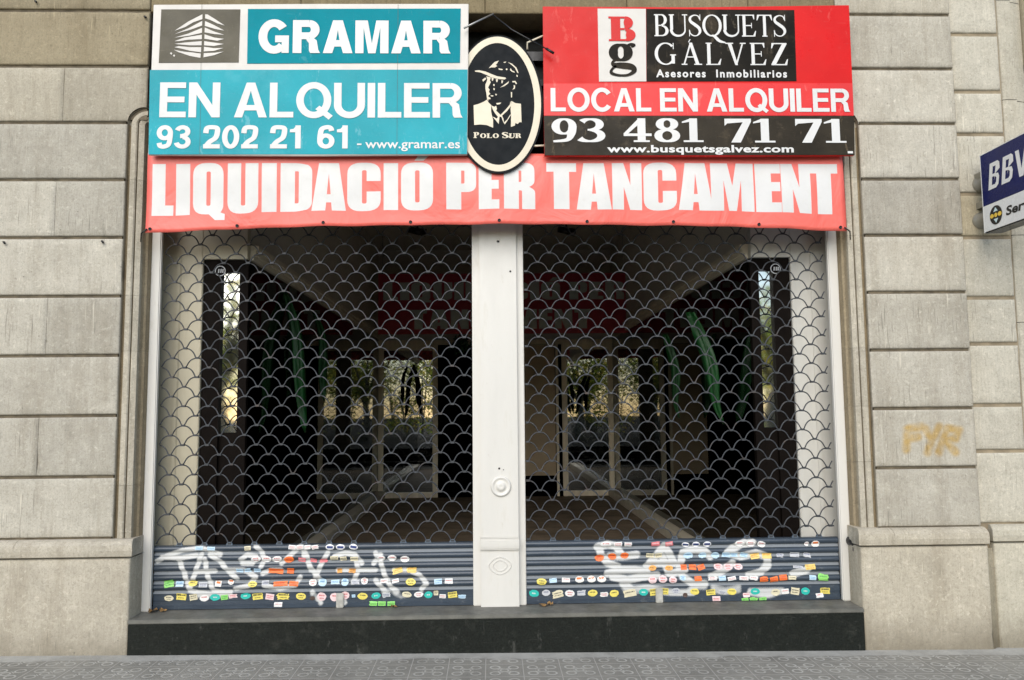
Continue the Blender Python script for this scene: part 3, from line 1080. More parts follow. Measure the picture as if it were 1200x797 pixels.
ww = MB()
ww.box(3.40, 5.2, .28, .34, .62, 3.55)
ww.build('window', M_WINDOWFAR, nbr)
wl_ = MB()
wl_.smooth = True
block(wl_, 3.402, 5.2, 3.55, 4.55, .03, .4, (.9, .84, .72), step=.1)
block(wl_, 5.2, 6.4, .6, 4.55, .03, .4, (.95, .92, .85), step=.1)
wl_.build('wall', M_STONE2, nbr)
plinth(2.955, 6.4, -1, .695, [3.9, 5.0], (1.0, .98, .93), M_STONE2, nbr, yf=-.015)
cv = MB()                                               # swept corner between the two plinths
cv.smooth = True
rows = []
for i in range(15):
    z = .60 * i / 14 - .04
    sw = -.03 * (i / 14) ** 5
    rows.append([((2.903 + a + sw, y, z), (.62, .58, .5)) for a, y in ((.0, -.032), (.012, -.028), (.03, -.012), (.055, -.004), (.075, .0))])
cv.grid(rows)
cv.build('corner_roll', M_STONE2, nbr)

# ------------------------------------------------------------------ granite step
step = thing('granite_step', 'low black granite step with a worn grey top below both shutters', 'step', (.05, 0, 0))
g = MB()
g.box(-2.050, 2.145, -.046, .9, -.10, .212)
g.build('riser', M_GRANITE, step, bevel=.003)
g = MB()
g.box(-2.053, 2.147, -.049, .9, .2125, .236)
g.build('tread', M_TREAD, step, bevel=.004)

# ------------------------------------------------------------------ white shopfront frame
frame = thing('shopfront_frame', 'white painted shopfront frame with a panelled central pilaster between two shutters', 'shopfront', (.05, .13, .236))
for a, b in ((-2.061, -2.003), (2.104, 2.166)):
    g = MB()
    g.box(a, b, .125, .158, .236, 3.4)
    g.build('jamb', M_WHITE, frame, bevel=.006)
g = MB()
g.box(-.112, .204, .15, .19, .236, 2.86)
g.build('pilaster_back', M_WHITE, frame, bevel=.004)
g = MB()
g.box(-.066, .161, .125, .15, .64, 2.86)                 # shaft
g.box(-.066, .161, .118, .15, .2365, .555)                # pedestal
for k in range(10):                                       # swelling moulding between them
    a0, a1 = pi * k / 10, pi * (k + 1) / 10
    z0, z1 = .5975 - .036 * cos(a0), .5975 - .036 * cos(a1)
    g.box(-.068, .163, .128 - .024 * sin((a0 + a1) / 2), .15, z0, z1)
g.box(-.067, .162, .121, .15, .5555, .561)
g.box(-.067, .162, .121, .15, .634, .6395)
g.build('pilaster', M_WHITE, frame, bevel=.0025)
g = MB()
g.smooth = True
c = at(587, 570, .125)
g.lathe([(.062, .001), (.062, -.004), (.056, -.012), (.050, -.013), (.044, -.006), (.030, -.006), (.026, -.013), (.016, -.018), (.006, -.016), (.0005, -.015)], (c.x, .125, c.z))
g.build('medallion', M_WHITE, frame)
c = at(586, 663, .118)
g = MB()
for rad, wd in ((.070, .006), (.044, .005)):
    pts = [(c.x + rad * (abs(cos(a)) ** 1.25) * (1 if cos(a) >= 0 else -1) * .95, .116, c.z + rad * .72 * (abs(sin(a)) ** 1.25) * (1 if sin(a) >= 0 else -1)) for a in [2 * pi * k / 32 for k in range(33)]]
    g.smooth = True
    g.tube(pts, wd * .42, 6, False)
g.build('diamond_ornament', M_WHITE, frame)
for (u, v, rr) in ((584, 283, .007), (598, 318, .006), (585, 549, .006), (590, 550.5, .003), (583, 283, .006)):
    c = at(u, v, .124)
    g = MB()
    g.lathe([(rr, .001), (rr, -.003), (.0004, -.004)], (c.x, .1245, c.z), n=10)
    g.build('screw_hole', M_BLACKMETAL, frame)
g = MB()                                                  # head of the frame, behind the signs
g.box(-2.003, -.112, .20, .245, 2.86, 3.40)
g.box(.204, 2.104, .20, .245, 2.86, 3.40)
g.build('head_panel', M_BROWN, frame)
tr = MB()
tr.box(-2.06, 2.165, .25, .275, 3.0, 3.86)
tr.build('transom_panel', M_DARK, frame)
tr = MB()
tr.box(-2.0, 2.1, .19, .23, 3.62, 3.68)
tr.box(-2.0, 2.1, .20, .24, 3.46, 3.50)
tr.build('transom_bar', M_BLACKMETAL, frame)

# ------------------------------------------------------------------ rolling shutters
PITCH, ROW = .1475, .0584
ZS = .608            # top of the solid slats
YS = .170


def slat_y(z):
    """section of the solid part: rounded slats with narrow ledges between, flat bottom bar"""
    if z < .2885:
        return YS - .003 if z > .262 else YS - .008
    if z < .330:
        return YS - .004
    q = (z - .330) / .0556
    f = q - math.floor(q)
    hgt = f * .0556
    if hgt < .0175:                                        # ledge leaning back, catches the sky
        return YS - .010 + .017 * (hgt / .0175)
    k = (hgt - .0175) / .0381
    return YS + .004 - .017 * max(0, sin(pi * min(1, max(0, k)))) ** .6


def ledge_sheen(z):  # painted pale band on each ledge, imitating reflected sky
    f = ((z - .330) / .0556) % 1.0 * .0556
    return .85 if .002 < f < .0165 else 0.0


LEFT_TAG = [[(184, 658), (196, 651), (214, 645), (236, 642), (258, 650)], [(190, 653), (212, 654), (230, 651)], [(209, 655), (216, 672), (222, 690)], [(236, 650), (229, 670), (222, 692), (230, 694)],
            [(240, 655), (243, 674), (250, 692), (262, 694)], [(246, 650), (258, 658), (266, 668), (278, 678)], [(232, 670), (252, 669)], [(282, 656), (290, 650), (300, 652), (296, 660), (284, 660)],
            [(268, 668), (286, 668), (300, 676), (292, 686), (276, 690)], [(300, 640), (306, 646), (310, 655), (306, 664)], [(308, 672), (318, 668), (330, 668)], [(330, 660), (352, 640), (360, 652), (364, 668)],
            [(310, 686), (328, 690), (346, 686), (352, 676)], [(356, 650), (366, 668), (376, 680)], [(384, 648), (376, 662), (370, 676)], [(392, 652), (404, 648), (416, 650), (424, 660)],
            [(396, 668), (410, 668), (426, 668), (440, 668)], [(416, 652), (420, 668), (414, 682)], [(440, 648), (446, 658), (450, 672), (458, 688), (466, 694)], [(446, 650), (438, 660)],
            [(462, 668), (480, 668), (492, 674), (500, 684), (494, 690)], [(232, 695), (250, 697), (270, 694)], [(440, 680), (452, 694), (470, 698), (486, 696)], [(366, 694), (376, 706)], [(396, 697), (404, 706)]]
LEFT_W = 2.5
RIGHT_TAG = [[(700, 641), (712, 638), (722, 640), (728, 650)], [(702, 640), (704, 650), (712, 660), (724, 664)], [(714, 652), (730, 652), (746, 650)], [(712, 672), (728, 668), (744, 668), (758, 670)], [(718, 676), (736, 680), (752, 676), (770, 674)],
             [(730, 684), (742, 692), (758, 690)], [(758, 664), (768, 652), (778, 640), (784, 648), (790, 660)], [(762, 660), (786, 660)], [(776, 652), (784, 672)], [(800, 648), (812, 644), (826, 646), (832, 652)], [(800, 650), (796, 664), (800, 676), (812, 684), (826, 684)],
             [(788, 672), (802, 668)], [(834, 676), (846, 670), (858, 660)], [(872, 636), (860, 642), (852, 648), (868, 652), (886, 648), (898, 652), (900, 662), (892, 670), (878, 674)], [(866, 638), (882, 636)],
             [(836, 690), (850, 692), (866, 690)], [(760, 690), (790, 694), (812, 694)], [(930, 672), (946, 668)], [(880, 694), (900, 696), (916, 692)]]


def paint_field(strokes, w, soft):
    ss = pxs(strokes, YS - .008)
    s_ = 1 / 191.0

    def f(x, z):
        d = min(seg_d(x, z, s) for s in ss)
        return max(0, min(1, (w * s_ + soft * s_ - d) / (soft * s_ * 2) + .0))
    return f


def shutter(xa, xb, phase, label, tagf, stickers, cx):
    sh = thing('rolling_shutter', label, 'shutter', (cx, YS, .236), 'rolling shutters of the shop')
    # wave wires
    gr = MB()
    gr.smooth = True
    wav = [(0, 0), (.03, .01), (.065, .08), (.10, .25), (.14, .45), (.19, .64), (.26, .81), (.34, .92), (.42, .98), (.5, 1.0)]
    wav = wav + [(1 - u, h) for u, h in wav[-2:0:-1]]
    rows = 38
    for k in range(rows):
        z0 = ZS + .010 + ROW * k
        off = phase + (PITCH / 2 if k % 2 else 0)
        pts = []
        i0 = int(math.floor((xa - off) / PITCH)) - 1
        for i in range(i0, i0 + int((xb - xa) / PITCH) + 4):
            for u, h in wav:
                x = off + (i + u) * PITCH
                if xa + .004 <= x <= xb - .004:
                    pts.append((x, YS + .001 + (.004 if h > .9 else -.003 if h < .1 else 0) + .0015 * sin(k * 2.3 + x * 3),
                                z0 + h * ROW + .0018 * sin(x * 4 + k * 1.7) + .0016 * fr((x * 7, k * 1.3, 9))))
        if len(pts) > 2:
            gr.tube(pts, .0039, 6, True)
        # flattened joints where a crest hangs in a trough
        for i in range(i0, i0 + int((xb - xa) / PITCH) + 4):
            x = off + i * PITCH
            if xa + .015 < x < xb - .015:
                gr.smooth = False
                gr.box(x - .011, x + .011, YS - .0065, YS + .008, z0 - .0062, z0 + .0055)
                gr.smooth = True
    gr.build('grille', M_WIRE, sh)
    # clips on the top slat
    i0 = int(math.floor((xa - phase) / PITCH)) - 1
    for i in range(i0, i0 + 20):
        x = phase + i * PITCH
        if xa + .02 < x < xb - .02:
            cl = MB()
            cl.poly([(x - .021, YS - .006, ZS - .001), (x + .021, YS - .006, ZS - .001), (x + .012, YS - .006, ZS + .017), (x - .012, YS - .006, ZS + .017)])
            cl.poly([(x - .021, YS + .006, ZS - .001), (x + .021, YS + .006, ZS - .001), (x + .012, YS + .006, ZS + .017), (x - .012, YS + .006, ZS + .017)])
            cl.poly([(x - .021, YS - .006, ZS - .001), (x - .012, YS - .006, ZS + .017), (x - .012, YS + .006, ZS + .017), (x - .021, YS + .006, ZS - .001)])
            cl.poly([(x + .021, YS - .006, ZS - .001), (x + .012, YS - .006, ZS + .017), (x + .012, YS + .006, ZS + .017), (x + .021, YS + .006, ZS - .001)])
            cl.build('wire_clip', M_SLAT_CLIP, sh)
    # solid slats
    sp_ = MB()
    sp_.smooth = True
    zs = [.3301 + (ZS - .3301) * k / 110 for k in range(111)]
    nx = int((xb - xa) / .007)
    rows_ = []
    for z in zs:
        row = []
        for i in range(nx + 1):
            x = xa + (xb - xa) * i / nx
            row.append(((x, slat_y(z) + .0008 * fr((x * 6, z * 3, 4)), z), (tagf(x, z), ledge_sheen(z), 0)))
        rows_.append(row)
    ids = sp_.grid(rows_)
    sp_.smooth = False
    top = [sp_.pt((sp_.v[i][0], YS + .016, ZS + .001), sp_.c[i]) for i in ids[-1]]
    for a in range(nx):
        sp_.face((ids[-1][a], ids[-1][a + 1], top[a + 1], top[a]))
    sp_.build('slat_panel', M_SLAT, sh)
    bb = MB()
    prof = [(.005, .239), (.0, .2395), (-.001, .262), (.004, .2635), (.0045, .286), (.003, .2885), (.003, .329), (.02, .3297)]
    rows_ = []
    for dy, z in [(.03, .239)] + prof:
        rows_.append([((xa + (xb - xa) * i / nx, YS - .008 + dy, z), (tagf(xa + (xb - xa) * i / nx, z), 0, 0)) for i in range(nx + 1)])
    bb.grid(rows_)
    bb.build('bottom_bar', M_SLAT, sh)
    lt = MB()
    lt.box(cx - .022, cx + .022, YS - .022, YS - .009, .2365, .322)
    lt.build('lock_tab', M_LOCK, sh, bevel=.004)
    # stickers
    for (u, v, w, h, shp, k) in stickers:
        add_sticker(sh, u, v, w, h, shp, k)
    return sh


def add_sticker(sh, u, v, w, h, shp, k):
    yy = YS - .011
    c = at(u, v, yy)
    sc_ = (yy - CAM_Y) / F_PX
    W, H = w * sc_ * .95, h * sc_ * .95
    ang = rnd.gauss(0, .09)
    w, h = w * rnd.uniform(.92, 1.06), h * rnd.uniform(.9, 1.05)
    s = MB()
    s.smooth = True

    def pos(a, b, lift):
        x, z = c.x + a * cos(ang) - b * sin(ang), c.z + a * sin(ang) + b * cos(ang)
        z = max(z, .241)
        ys = min(slat_y(z + d) for d in (-.004, 0, .004))
        return (x, ys - lift, z)
    L0 = .0016 + rnd.uniform(0, .0006)
    if shp == 'r':
        n = 8
        jt = rnd.choice((.01, .02, .05))
        s.grid([[(pos(W * (i / 4 - .5 + (rnd.gauss(0, jt) if i in (0, 4) else 0)), H * (j / n - .5 + (rnd.gauss(0, jt) if j in (0, n) else 0)), L0),) for i in range(5)] for j in range(n + 1)])
    else:
        n = 24
        ce = s.pt(pos(0, 0, L0))
        prev = [ce] * n
        jr = [1 + rnd.gauss(0, .03) for _ in range(n)]
        for q in (.35, .7, 1.0):
            cur = [s.pt(pos(W / 2 * q * jr[i] * cos(2 * pi * i / n), H / 2 * q * jr[i] * sin(2 * pi * i / n), L0)) for i in range(n)]
            for i in range(n):
                j = (i + 1) % n
                if prev[0] == ce:
                    s.face((ce, cur[i], cur[j]))
                else:
                    s.face((prev[i], cur[i], cur[j], prev[j]))
            prev = cur
    # print: unreadable specks the size of those in the photograph
    s.mi = 1

    def bar(a0, a1, b0, b1):
        s.grid([[(pos(W * (a0 + (a1 - a0) * i / 2), H * (b0 + (b1 - b0) * j / 3), L0 + .0009),) for i in range(3)] for j in range(4)])

    def specks(b0, b1, n, span=.74):
        x = -span / 2
        while x < span / 2:
            ww = rnd.uniform(.03, .09)
            bar(x, min(x + ww, span / 2), b0, b1)
            x += ww + rnd.uniform(.025, .06)
    ink = {'W': 'r', 'O': 'r', 'A': 'k', 'Y': 'k', 'K': 'o', 'G': 'g', 'T': 'w', 'B': 'b', 'P': 'r', 'R': 'w', 'S': 'n', 'N': 'n', 'C': 'k', 'X': 'o', 'D': 'k'}[k]
    if k == 'N':
        bar(-.36, .36, -.20, .20)
    elif k == 'X':
        bar(-.30, .30, .02, .34)
    elif k == 'Y' and shp == 'r':
        specks(.12, .42, 3, .84)
        specks(-.25, -.12, 3, .6)
    elif k == 'T':
        specks(-.08, .1, 3, .4)
    elif k != 'D':
        specks(.06, .22, 3, .56 if shp == 'e' else .76)
        if rnd.random() < .6:
            specks(-.24, -.12, 3, .44 if shp == 'e' else .7)
    nm = {'W': 'white', 'O': 'orange', 'A': 'amber', 'Y': 'yellow', 'K': 'gold', 'G': 'green', 'T': 'teal', 'B': 'pale blue', 'P': 'pale pink', 'R': 'red', 'S': 'grey', 'N': 'white and navy', 'C': 'cream', 'X': 'white and orange', 'D': 'brown'}[k]
    o = s.build('sticker', [M_STICK[k], M_INK[ink]], sh)
    o['label'] = nm + (' oval' if shp == 'e' else ' rectangular') + ' sticker'


M_SLAT_CLIP = mat('clip_steel', (.10, .13, .17), .45, .2, var=.2, vscale=30)
M_LOCK = mat('lock_plate', (.45, .44, .40), .5, .3, var=.2, vscale=30)

C1 = [(380, 135, 55, 25, 'r', 'B'), (465, 137, 55, 25, 'r', 'B'), (722, 135, 45, 30, 'r', 'C'), (1035, 128, 52, 30, 'r', 'W'), (1090, 128, 52, 30, 'r', 'W'), (1142, 128, 45, 30, 'r', 'W'),
      (780, 212, 70, 45, 'e', 'W'), (855, 212, 70, 45, 'e', 'W'), (928, 212, 70, 45, 'e', 'W'), (1012, 214, 72, 45, 'e', 'O'), (1103, 216, 52, 28, 'r', 'R'), (1185, 220, 45, 25, 'r', 'R'),
      (665, 292, 50, 25, 'r', 'B'), (722, 290, 45, 25, 'r', 'B'), (790, 290, 50, 25, 'r', 'B'), (920, 295, 105, 35, 'r', 'O'), (1023, 294, 50, 38, 'r', 'O'),
      (168, 385, 68, 48, 'r', 'G'), (242, 385, 55, 38, 'r', 'B'), (335, 382, 65, 40, 'e', 'Y'), (408, 392, 60, 35, 'r', 'S'), (515, 384, 46, 40, 'r', 'X'), (603, 372, 45, 38, 'e', 'X'), (755, 388, 66, 40, 'e', 'Y'),
      (845, 378, 50, 30, 'r', 'S'), (952, 384, 100, 34, 'r', 'O'), (1045, 384, 62, 34, 'r', 'O'), (1180, 375, 56, 50, 'e', 'W'),
      (165, 488, 66, 40, 'e', 'C'), (253, 477, 68, 46, 'r', 'Y'), (337, 480, 55, 42, 'r', 'C'), (414, 487, 66, 46, 'e', 'W'), (490, 482, 70, 46, 'e', 'T'), (556, 482, 50, 34, 'r', 'G'), (617, 472, 56, 30, 'r', 'P'),
      (705, 472, 72, 46, 'e', 'T'), (790, 475, 72, 44, 'r', 'Y'), (875, 478, 60, 42, 'r', 'P'), (970, 475, 80, 44, 'r', 'Y'), (1095, 475, 70, 48, 'e', 'Y'), (935, 532, 58, 32, 'r', 'W')]
C2 = [(55, 127, 50, 30, 'r', 'W'), (160, 127, 60, 40, 'e', 'N'), (234, 127, 62, 40, 'e', 'N'), (326, 125, 62, 40, 'e', 'N'),
      (115, 222, 52, 24, 'r', 'R'), (190, 205, 55, 30, 'r', 'C'), (255, 208, 48, 30, 'r', 'C'), (330, 210, 55, 30, 'r', 'C'), (520, 205, 60, 38, 'e', 'W'), (597, 204, 66, 44, 'e', 'W'), (686, 211, 68, 46, 'e', 'W'),
      (228, 294, 35, 30, 'r', 'A'), (316, 294, 48, 30, 'r', 'A'), (635, 294, 72, 36, 'r', 'K'), (735, 288, 70, 36, 'r', 'K'),
      (108, 375, 60, 55, 'e', 'B'), (197, 372, 60, 28, 'r', 'B'), (265, 372, 52, 55, 'e', 'B'), (338, 374, 55, 30, 'r', 'S'), (402, 365, 50, 48, 'e', 'W'), (540, 365, 52, 28, 'r', 'W'), (620, 365, 50, 25, 'r', 'W'),
      (728, 372, 72, 48, 'e', 'Y'), (920, 369, 55, 36, 'r', 'B'), (995, 366, 58, 34, 'r', 'W'),
      (35, 488, 38, 30, 'e', 'D'), (100, 477, 66, 60, 'e', 'P'), (190, 480, 62, 58, 'e', 'P'), (265, 468, 62, 58, 'e', 'P'), (325, 472, 25, 20, 'r', 'B'), (389, 474, 72, 48, 'e', 'Y'), (483, 470, 66, 44, 'e', 'T'),
      (555, 466, 56, 30, 'r', 'S'), (700, 462, 70, 40, 'e', 'C'), (783, 462, 66, 40, 'e', 'W'), (852, 464, 60, 48, 'e', 'T'), (905, 450, 32, 34, 'r', 'C'), (952, 474, 46, 28, 'r', 'W'), (1022, 464, 66, 40, 'r', 'Y'), (1088, 477, 54, 25, 'r', 'B'),
      (464, 525, 54, 30, 'r', 'G'), (525, 525, 54, 30, 'r', 'G'), (590, 525, 54, 30, 'r', 'G')]
C3 = [(600, 108, 80, 40, 'e', 'W'), (685, 108, 60, 36, 'r', 'W'), (756, 110, 54, 34, 'r', 'W'), (950, 105, 60, 32, 'r', 'R'), (1045, 105, 55, 32, 'r', 'R'), (1160, 110, 58, 36, 'e', 'N'),
      (555, 203, 68, 46, 'e', 'O'), (645, 192, 62, 46, 'e', 'O'), (732, 186, 60, 44, 'e', 'O'), (910, 185, 56, 30, 'r', 'C'), (970, 185, 50, 30, 'r', 'C'), (1172, 186, 56, 44, 'e', 'B'),
      (928, 274, 56, 36, 'e', 'A'), (1044, 274, 58, 34, 'e', 'A'), (148, 370, 72, 48, 'e', 'Y'), (229, 361, 54, 32, 'r', 'B'), (319, 358, 58, 32, 'r', 'W'), (415, 355, 66, 44, 'e', 'X'), (498, 352, 64, 44, 'e', 'X'), (570, 352, 64, 44, 'e', 'X'),
      (928, 358, 60, 54, 'e', 'P'), (1000, 352, 62, 54, 'e', 'P'), (1071, 358, 58, 50, 'e', 'P'), (1138, 342, 42, 36, 'e', 'B'),
      (95, 454, 72, 50, 'e', 'T'), (180, 450, 60, 44, 'e', 'S'), (261, 459, 72, 50, 'r', 'C'), (347, 454, 70, 48, 'e', 'W'), (428, 451, 56, 34, 'r', 'S'), (508, 452, 70, 48, 'e', 'Y'), (589, 462, 54, 34, 'r', 'W'), (660, 454, 66, 50, 'e', 'Y'),
      (770, 452, 90, 50, 'r', 'C'), (866, 446, 66, 50, 'e', 'T'), (940, 445, 60, 48, 'r', 'Y'), (1010, 440, 66, 46, 'r', 'Y'), (1094, 437, 64, 42, 'e', 'S'), (1160, 466, 36, 32, 'e', 'D')]
C4 = [(93, 108, 58, 40, 'e', 'N'), (172, 106, 60, 40, 'e', 'N'), (400, 102, 72, 44, 'e', 'W'), (478, 102, 72, 44, 'e', 'W'), (553, 106, 64, 44, 'e', 'W'), (872, 104, 36, 34, 'e', 'W'), (934, 104, 62, 46, 'e', 'X'),
      (45, 184, 60, 44, 'e', 'B'), (140, 184, 60, 44, 'e', 'B'), (230, 184, 62, 46, 'e', 'B'), (305, 181, 58, 34, 'r', 'B'), (362, 182, 50, 30, 'r', 'B'), (431, 182, 54, 32, 'r', 'B'), (507, 190, 66, 38, 'r', 'K'), (592, 188, 68, 38, 'r', 'K'),
      (685, 185, 50, 28, 'r', 'S'), (787, 180, 70, 34, 'r', 'S'), (874, 182, 54, 32, 'r', 'S'), (8, 268, 44, 36, 'r', 'O'), (70, 268, 54, 36, 'r', 'O'), (130, 268, 54, 36, 'r', 'O'), (250, 264, 66, 46, 'e', 'P'), (320, 266, 66, 48, 'e', 'P'), (390, 264, 66, 44, 'e', 'P'),
      (810, 266, 72, 18, 'r', 'S'), (897, 266, 74, 38, 'r', 'K'), (5, 344, 36, 36, 'e', 'B'), (108, 348, 52, 36, 'r', 'O'), (210, 345, 60, 28, 'r', 'W'), (278, 345, 52, 34, 'r', 'B'), (345, 347, 60, 26, 'r', 'W'), (430, 345, 66, 28, 'r', 'W'), (500, 345, 56, 28, 'r', 'W'),
      (570, 354, 58, 38, 'r', 'O'), (642, 354, 58, 38, 'r', 'O'), (706, 340, 58, 40, 'r', 'O'), (770, 342, 56, 26, 'r', 'C'), (914, 342, 50, 34, 'r', 'B'), (988, 339, 72, 48, 'r', 'G'),
      (86, 442, 66, 46, 'e', 'Y'), (200, 446, 66, 40, 'r', 'Y'), (280, 448, 48, 28, 'r', 'S'), (348, 442, 68, 46, 'e', 'Y'), (512, 440, 68, 48, 'e', 'T'), (450, 465, 50, 30, 'r', 'P'), (656, 446, 66, 48, 'e', 'C'), (724, 440, 54, 36, 'r', 'W'),
      (793, 438, 62, 50, 'r', 'C'), (866, 438, 64, 52, 'e', 'T'), (1004, 436, 70, 42, 'r', 'Y'), (965, 467, 54, 30, 'r', 'W'), (238, 492, 58, 36, 'r', 'P'), (440, 500, 50, 32, 'r', 'G'), (500, 497, 54, 30, 'r', 'G'), (564, 494, 54, 30, 'r', 'G')]


def conv(lst, ox):
    return [(ox + u / 6, 620 + v / 6, w / 6, h / 6, s, k) for u, v, w, h, s, k in lst]


pf_l, pf_r = paint_field(LEFT_TAG, LEFT_W, 1.9), paint_field(RIGHT_TAG, 4.1, 2.2)
ph_l = at(210.5, 637, YS).x
ph_r = at(648, 635, YS).x
shutter(-2.003, -.112, ph_l, 'left rolling shutter of curved steel links above blue slats with a long white spray tag', pf_l, conv(C1, 170) + conv(C2, 360), at(399, 700, YS).x)
shutter(.204, 2.104, ph_r, 'right rolling shutter of curved steel links above blue slats with a short white spray tag', pf_r, conv(C3, 610) + conv(C4, 800), at(772, 700, YS).x)

# small black lock on the right jamb
lk = thing('shutter_lock', 'small black round lock on the stone reveal beside the right shutter', 'lock', (2.17, .10, .66))
c = at(1001, 635, .08)
g = MB()
g.smooth = True
g.lathe([(.001, -.05), (.022, -.046), (.030, -.03), (.031, .0), (.034, .012), (.034, .04)], (c.x + .004, .09, c.z), n=18)
g.build('lock_barrel', M_BLACKMETAL, lk)
g = MB()
g.box(c.x - .018, c.x + .018, .045, .075, c.z - .06, c.z - .02)
g.build('hasp', M_BLACKMETAL, lk, bevel=.008)
# ------------------------------------------------------------------ signs above the shutters
# teal board
YG = -.098
gs = thing('teal_letting_board', 'teal and white letting board reading GRAMAR EN ALQUILER above the left shutter', 'sign', (-1.06, YG, 2.9))


def pxrect(mb, x0, y0, x1, y1, Y, th=.0):
    a, b = at(x0, y1, Y), at(x1, y0, Y)
    if th:
        mb.box(a.x, b.x, Y, Y + th, a.z, b.z)
    else:
        mb.poly([(a.x, Y, a.z), (b.x, Y, a.z), (b.x, Y, b.z), (a.x, Y, b.z)])


def quadpx(mb, pts, Y):
    mb.poly([at(u, v, Y) for u, v in pts])


def slab(mb, pts, Y, th):
    """board with the outline of four points, thickness backwards"""
    q = [at(u, v, Y) for u, v in pts]
    i = [mb.pt(p) for p in q]
    j = [mb.pt((p.x, p.y + th, p.z)) for p in q]
    mb.face(i)
    mb.face(j[::-1])
    for a in range(len(q)):
        b = (a + 1) % len(q)
        mb.face((i[a], j[a], j[b], i[b]))


g = MB()
slab(g, [(180, 5.5), (365, 4.5), (549, 4.5), (548.5, 90), (547.5, 181), (360, 182.5), (173.5, 181.5), (177, 90)], YG, .022)
g.build('board', M_BOARDW, gs, bevel=.002)
g = MB()
slab(g, [(175.6, 82), (548, 81.5), (547.2, 180.6), (174, 181)], YG - .003, .0028)
g.build('lower_panel', M_TEAL2, gs)
g = MB()
slab(g, [(290.5, 10.5), (540, 10), (539, 73.5), (289.5, 74.5)], YG - .003, .0028)
g.build('name_panel', M_TEAL, gs)
g = MB()
slab(g, [(189, 11), (281.5, 11), (279.5, 73), (186, 73.5)], YG - .003, .0028)
g.build('logo_panel', M_LOGOGREY, gs)
g = MB()
LG = [[(208, 330), (380, 215), (555, 125), (555, 185), (440, 225), (340, 285)], [(210, 372), (380, 300), (552, 208), (552, 265), (400, 320), (320, 340)], [(210, 415), (380, 365), (550, 295), (550, 355), (400, 390), (300, 405)],
      [(208, 460), (330, 415), (548, 380), (548, 435), (380, 442), (260, 460)], [(208, 493), (330, 478), (545, 460), (545, 512), (400, 512), (260, 500)], [(205, 535), (260, 522), (400, 535), (540, 535), (538, 598), (400, 580), (300, 555)],
      [(200, 568), (330, 592), (420, 600), (535, 615), (530, 668), (400, 645), (260, 598)],
      [(590, 125), (620, 128), (720, 190), (832, 265), (740, 238), (650, 195), (588, 175)], [(588, 210), (700, 260), (828, 328), (720, 310), (585, 270)], [(585, 290), (700, 340), (825, 380), (700, 372), (582, 350)],
      [(582, 375), (700, 415), (825, 432), (740, 455), (580, 430)], [(578, 460), (700, 478), (822, 495), (700, 520), (575, 512)], [(575, 530), (700, 548), (818, 545), (700, 580), (572, 588)], [(572, 610), (700, 605), (818, 590), (700, 635), (568, 662)],
      [(150, 610), (165, 598), (180, 612), (168, 630)], [(188, 638), (202, 624), (216, 640), (202, 656)]]
for pl_ in LG:
    pts = [at(185 + u / 10.63, 5 + v / 10.63, YG - .0055) for u, v in pl_]
    ids = [g.pt(p) for p in pts]
    for tri in tessellate_polygon([[Vector((p.x, p.z, 0)) for p in pts]]):
        g.face([ids[k] for k in tri])
g.build('logo', M_BOARDW, gs)


def line(mb, text, font, x0, y0, x1, y1, Y, gap=.1, space=.3, warp=None, slant=0.0):
    a, b = at(x0, y1, Y), at(x1, y0, Y)
    write(mb, text, font, a.x, b.x, a.z, b.z, Y, gap, space, warp, slant)


yl = YG - .0055
g = MB()
line(g, 'GRAMAR', SANS_B, 303, 24.5, 528, 62, yl, .075)
g.build('lettering', M_LETTER, gs)
g = MB()
line(g, 'EN ALQUILER', SANS_M, 186.5, 97.5, 542, 137.5, yl, .065, .28)
g.build('lettering', M_LETTER, gs)
for tx, u0, u1 in (('93', 183, 224), ('202', 237.5, 303), ('21', 316, 354), ('61', 371.5, 409)):
    g = MB()
    line(g, tx, SANS, u0, 147, u1, 174, yl, .06)
    g.build('lettering', M_LETTER, gs)
g = MB()
line(g, '-', SANS, 418, 161, 424, 173.5, yl)
a, b = at(428, 173.6, yl), at(539, 163.2, yl)
small_text(g, 'www.gramar.es', a.x, b.x, a.z, b.z, yl, .011)
g.build('lettering', M_LETTER, gs)
for u0, u1 in ((236.5, 234), (466.5, 465)):                # sheet joints of the board
    g = MB()
    p, q = at(u0, 5, yl + .001), at(u1, 181, yl + .001)
    g.poly([(p.x - .0008, yl + .0015, p.z), (p.x + .0008, yl + .0015, p.z), (q.x + .0008, yl + .0015, q.z), (q.x - .0008, yl + .0015, q.z)])
    g.build('sheet_joint', M_LOGOGREY, gs)

# red board
YR = -.098
bs = thing('red_letting_board', 'red and black letting board reading BUSQUETS GALVEZ LOCAL EN ALQUILER above the right shutter', 'sign', (1.25, YR, 2.9))
g = MB()
slab(g, [(636, 7.5), (815, 8.5), (995, 6), (999, 95), (1001.5, 182), (830, 183), (638, 182.5), (637, 95)], YR, .022)
g.build('board', M_RED, bs, bevel=.002)
g = MB()
slab(g, [(637, 98), (999, 97.5), (1000.6, 135.5), (637.6, 135.5)], YR - .003, .0028)
g.build('lower_panel', M_RED2, bs)
g = MB()
slab(g, [(637.4, 136), (1000.8, 136), (1001.6, 181.6), (638.2, 182)], YR - .0032, .003)
g.build('number_panel', M_BROWNV, bs)
g = MB()
slab(g, [(757.3, 10.5), (930.8, 11.8), (933.5, 95), (757.8, 95.5)], YR - .003, .0028)
g.build('name_panel', M_BLACKV, bs)
g = MB()
slab(g, [(700.3, 10.2), (756.8, 10.4), (757.4, 95.4), (702, 95.6)], YR - .003, .0028)
g.build('logo_panel', M_BOARDW, bs)
yl = YR - .0056
lite = lambda ch: serif(ch, .125, .05, .05)
heavy = lambda ch: serif(ch, .27, .075, .07)
figs = lambda ch: serif(ch, .24, .075, .07)
g = MB()
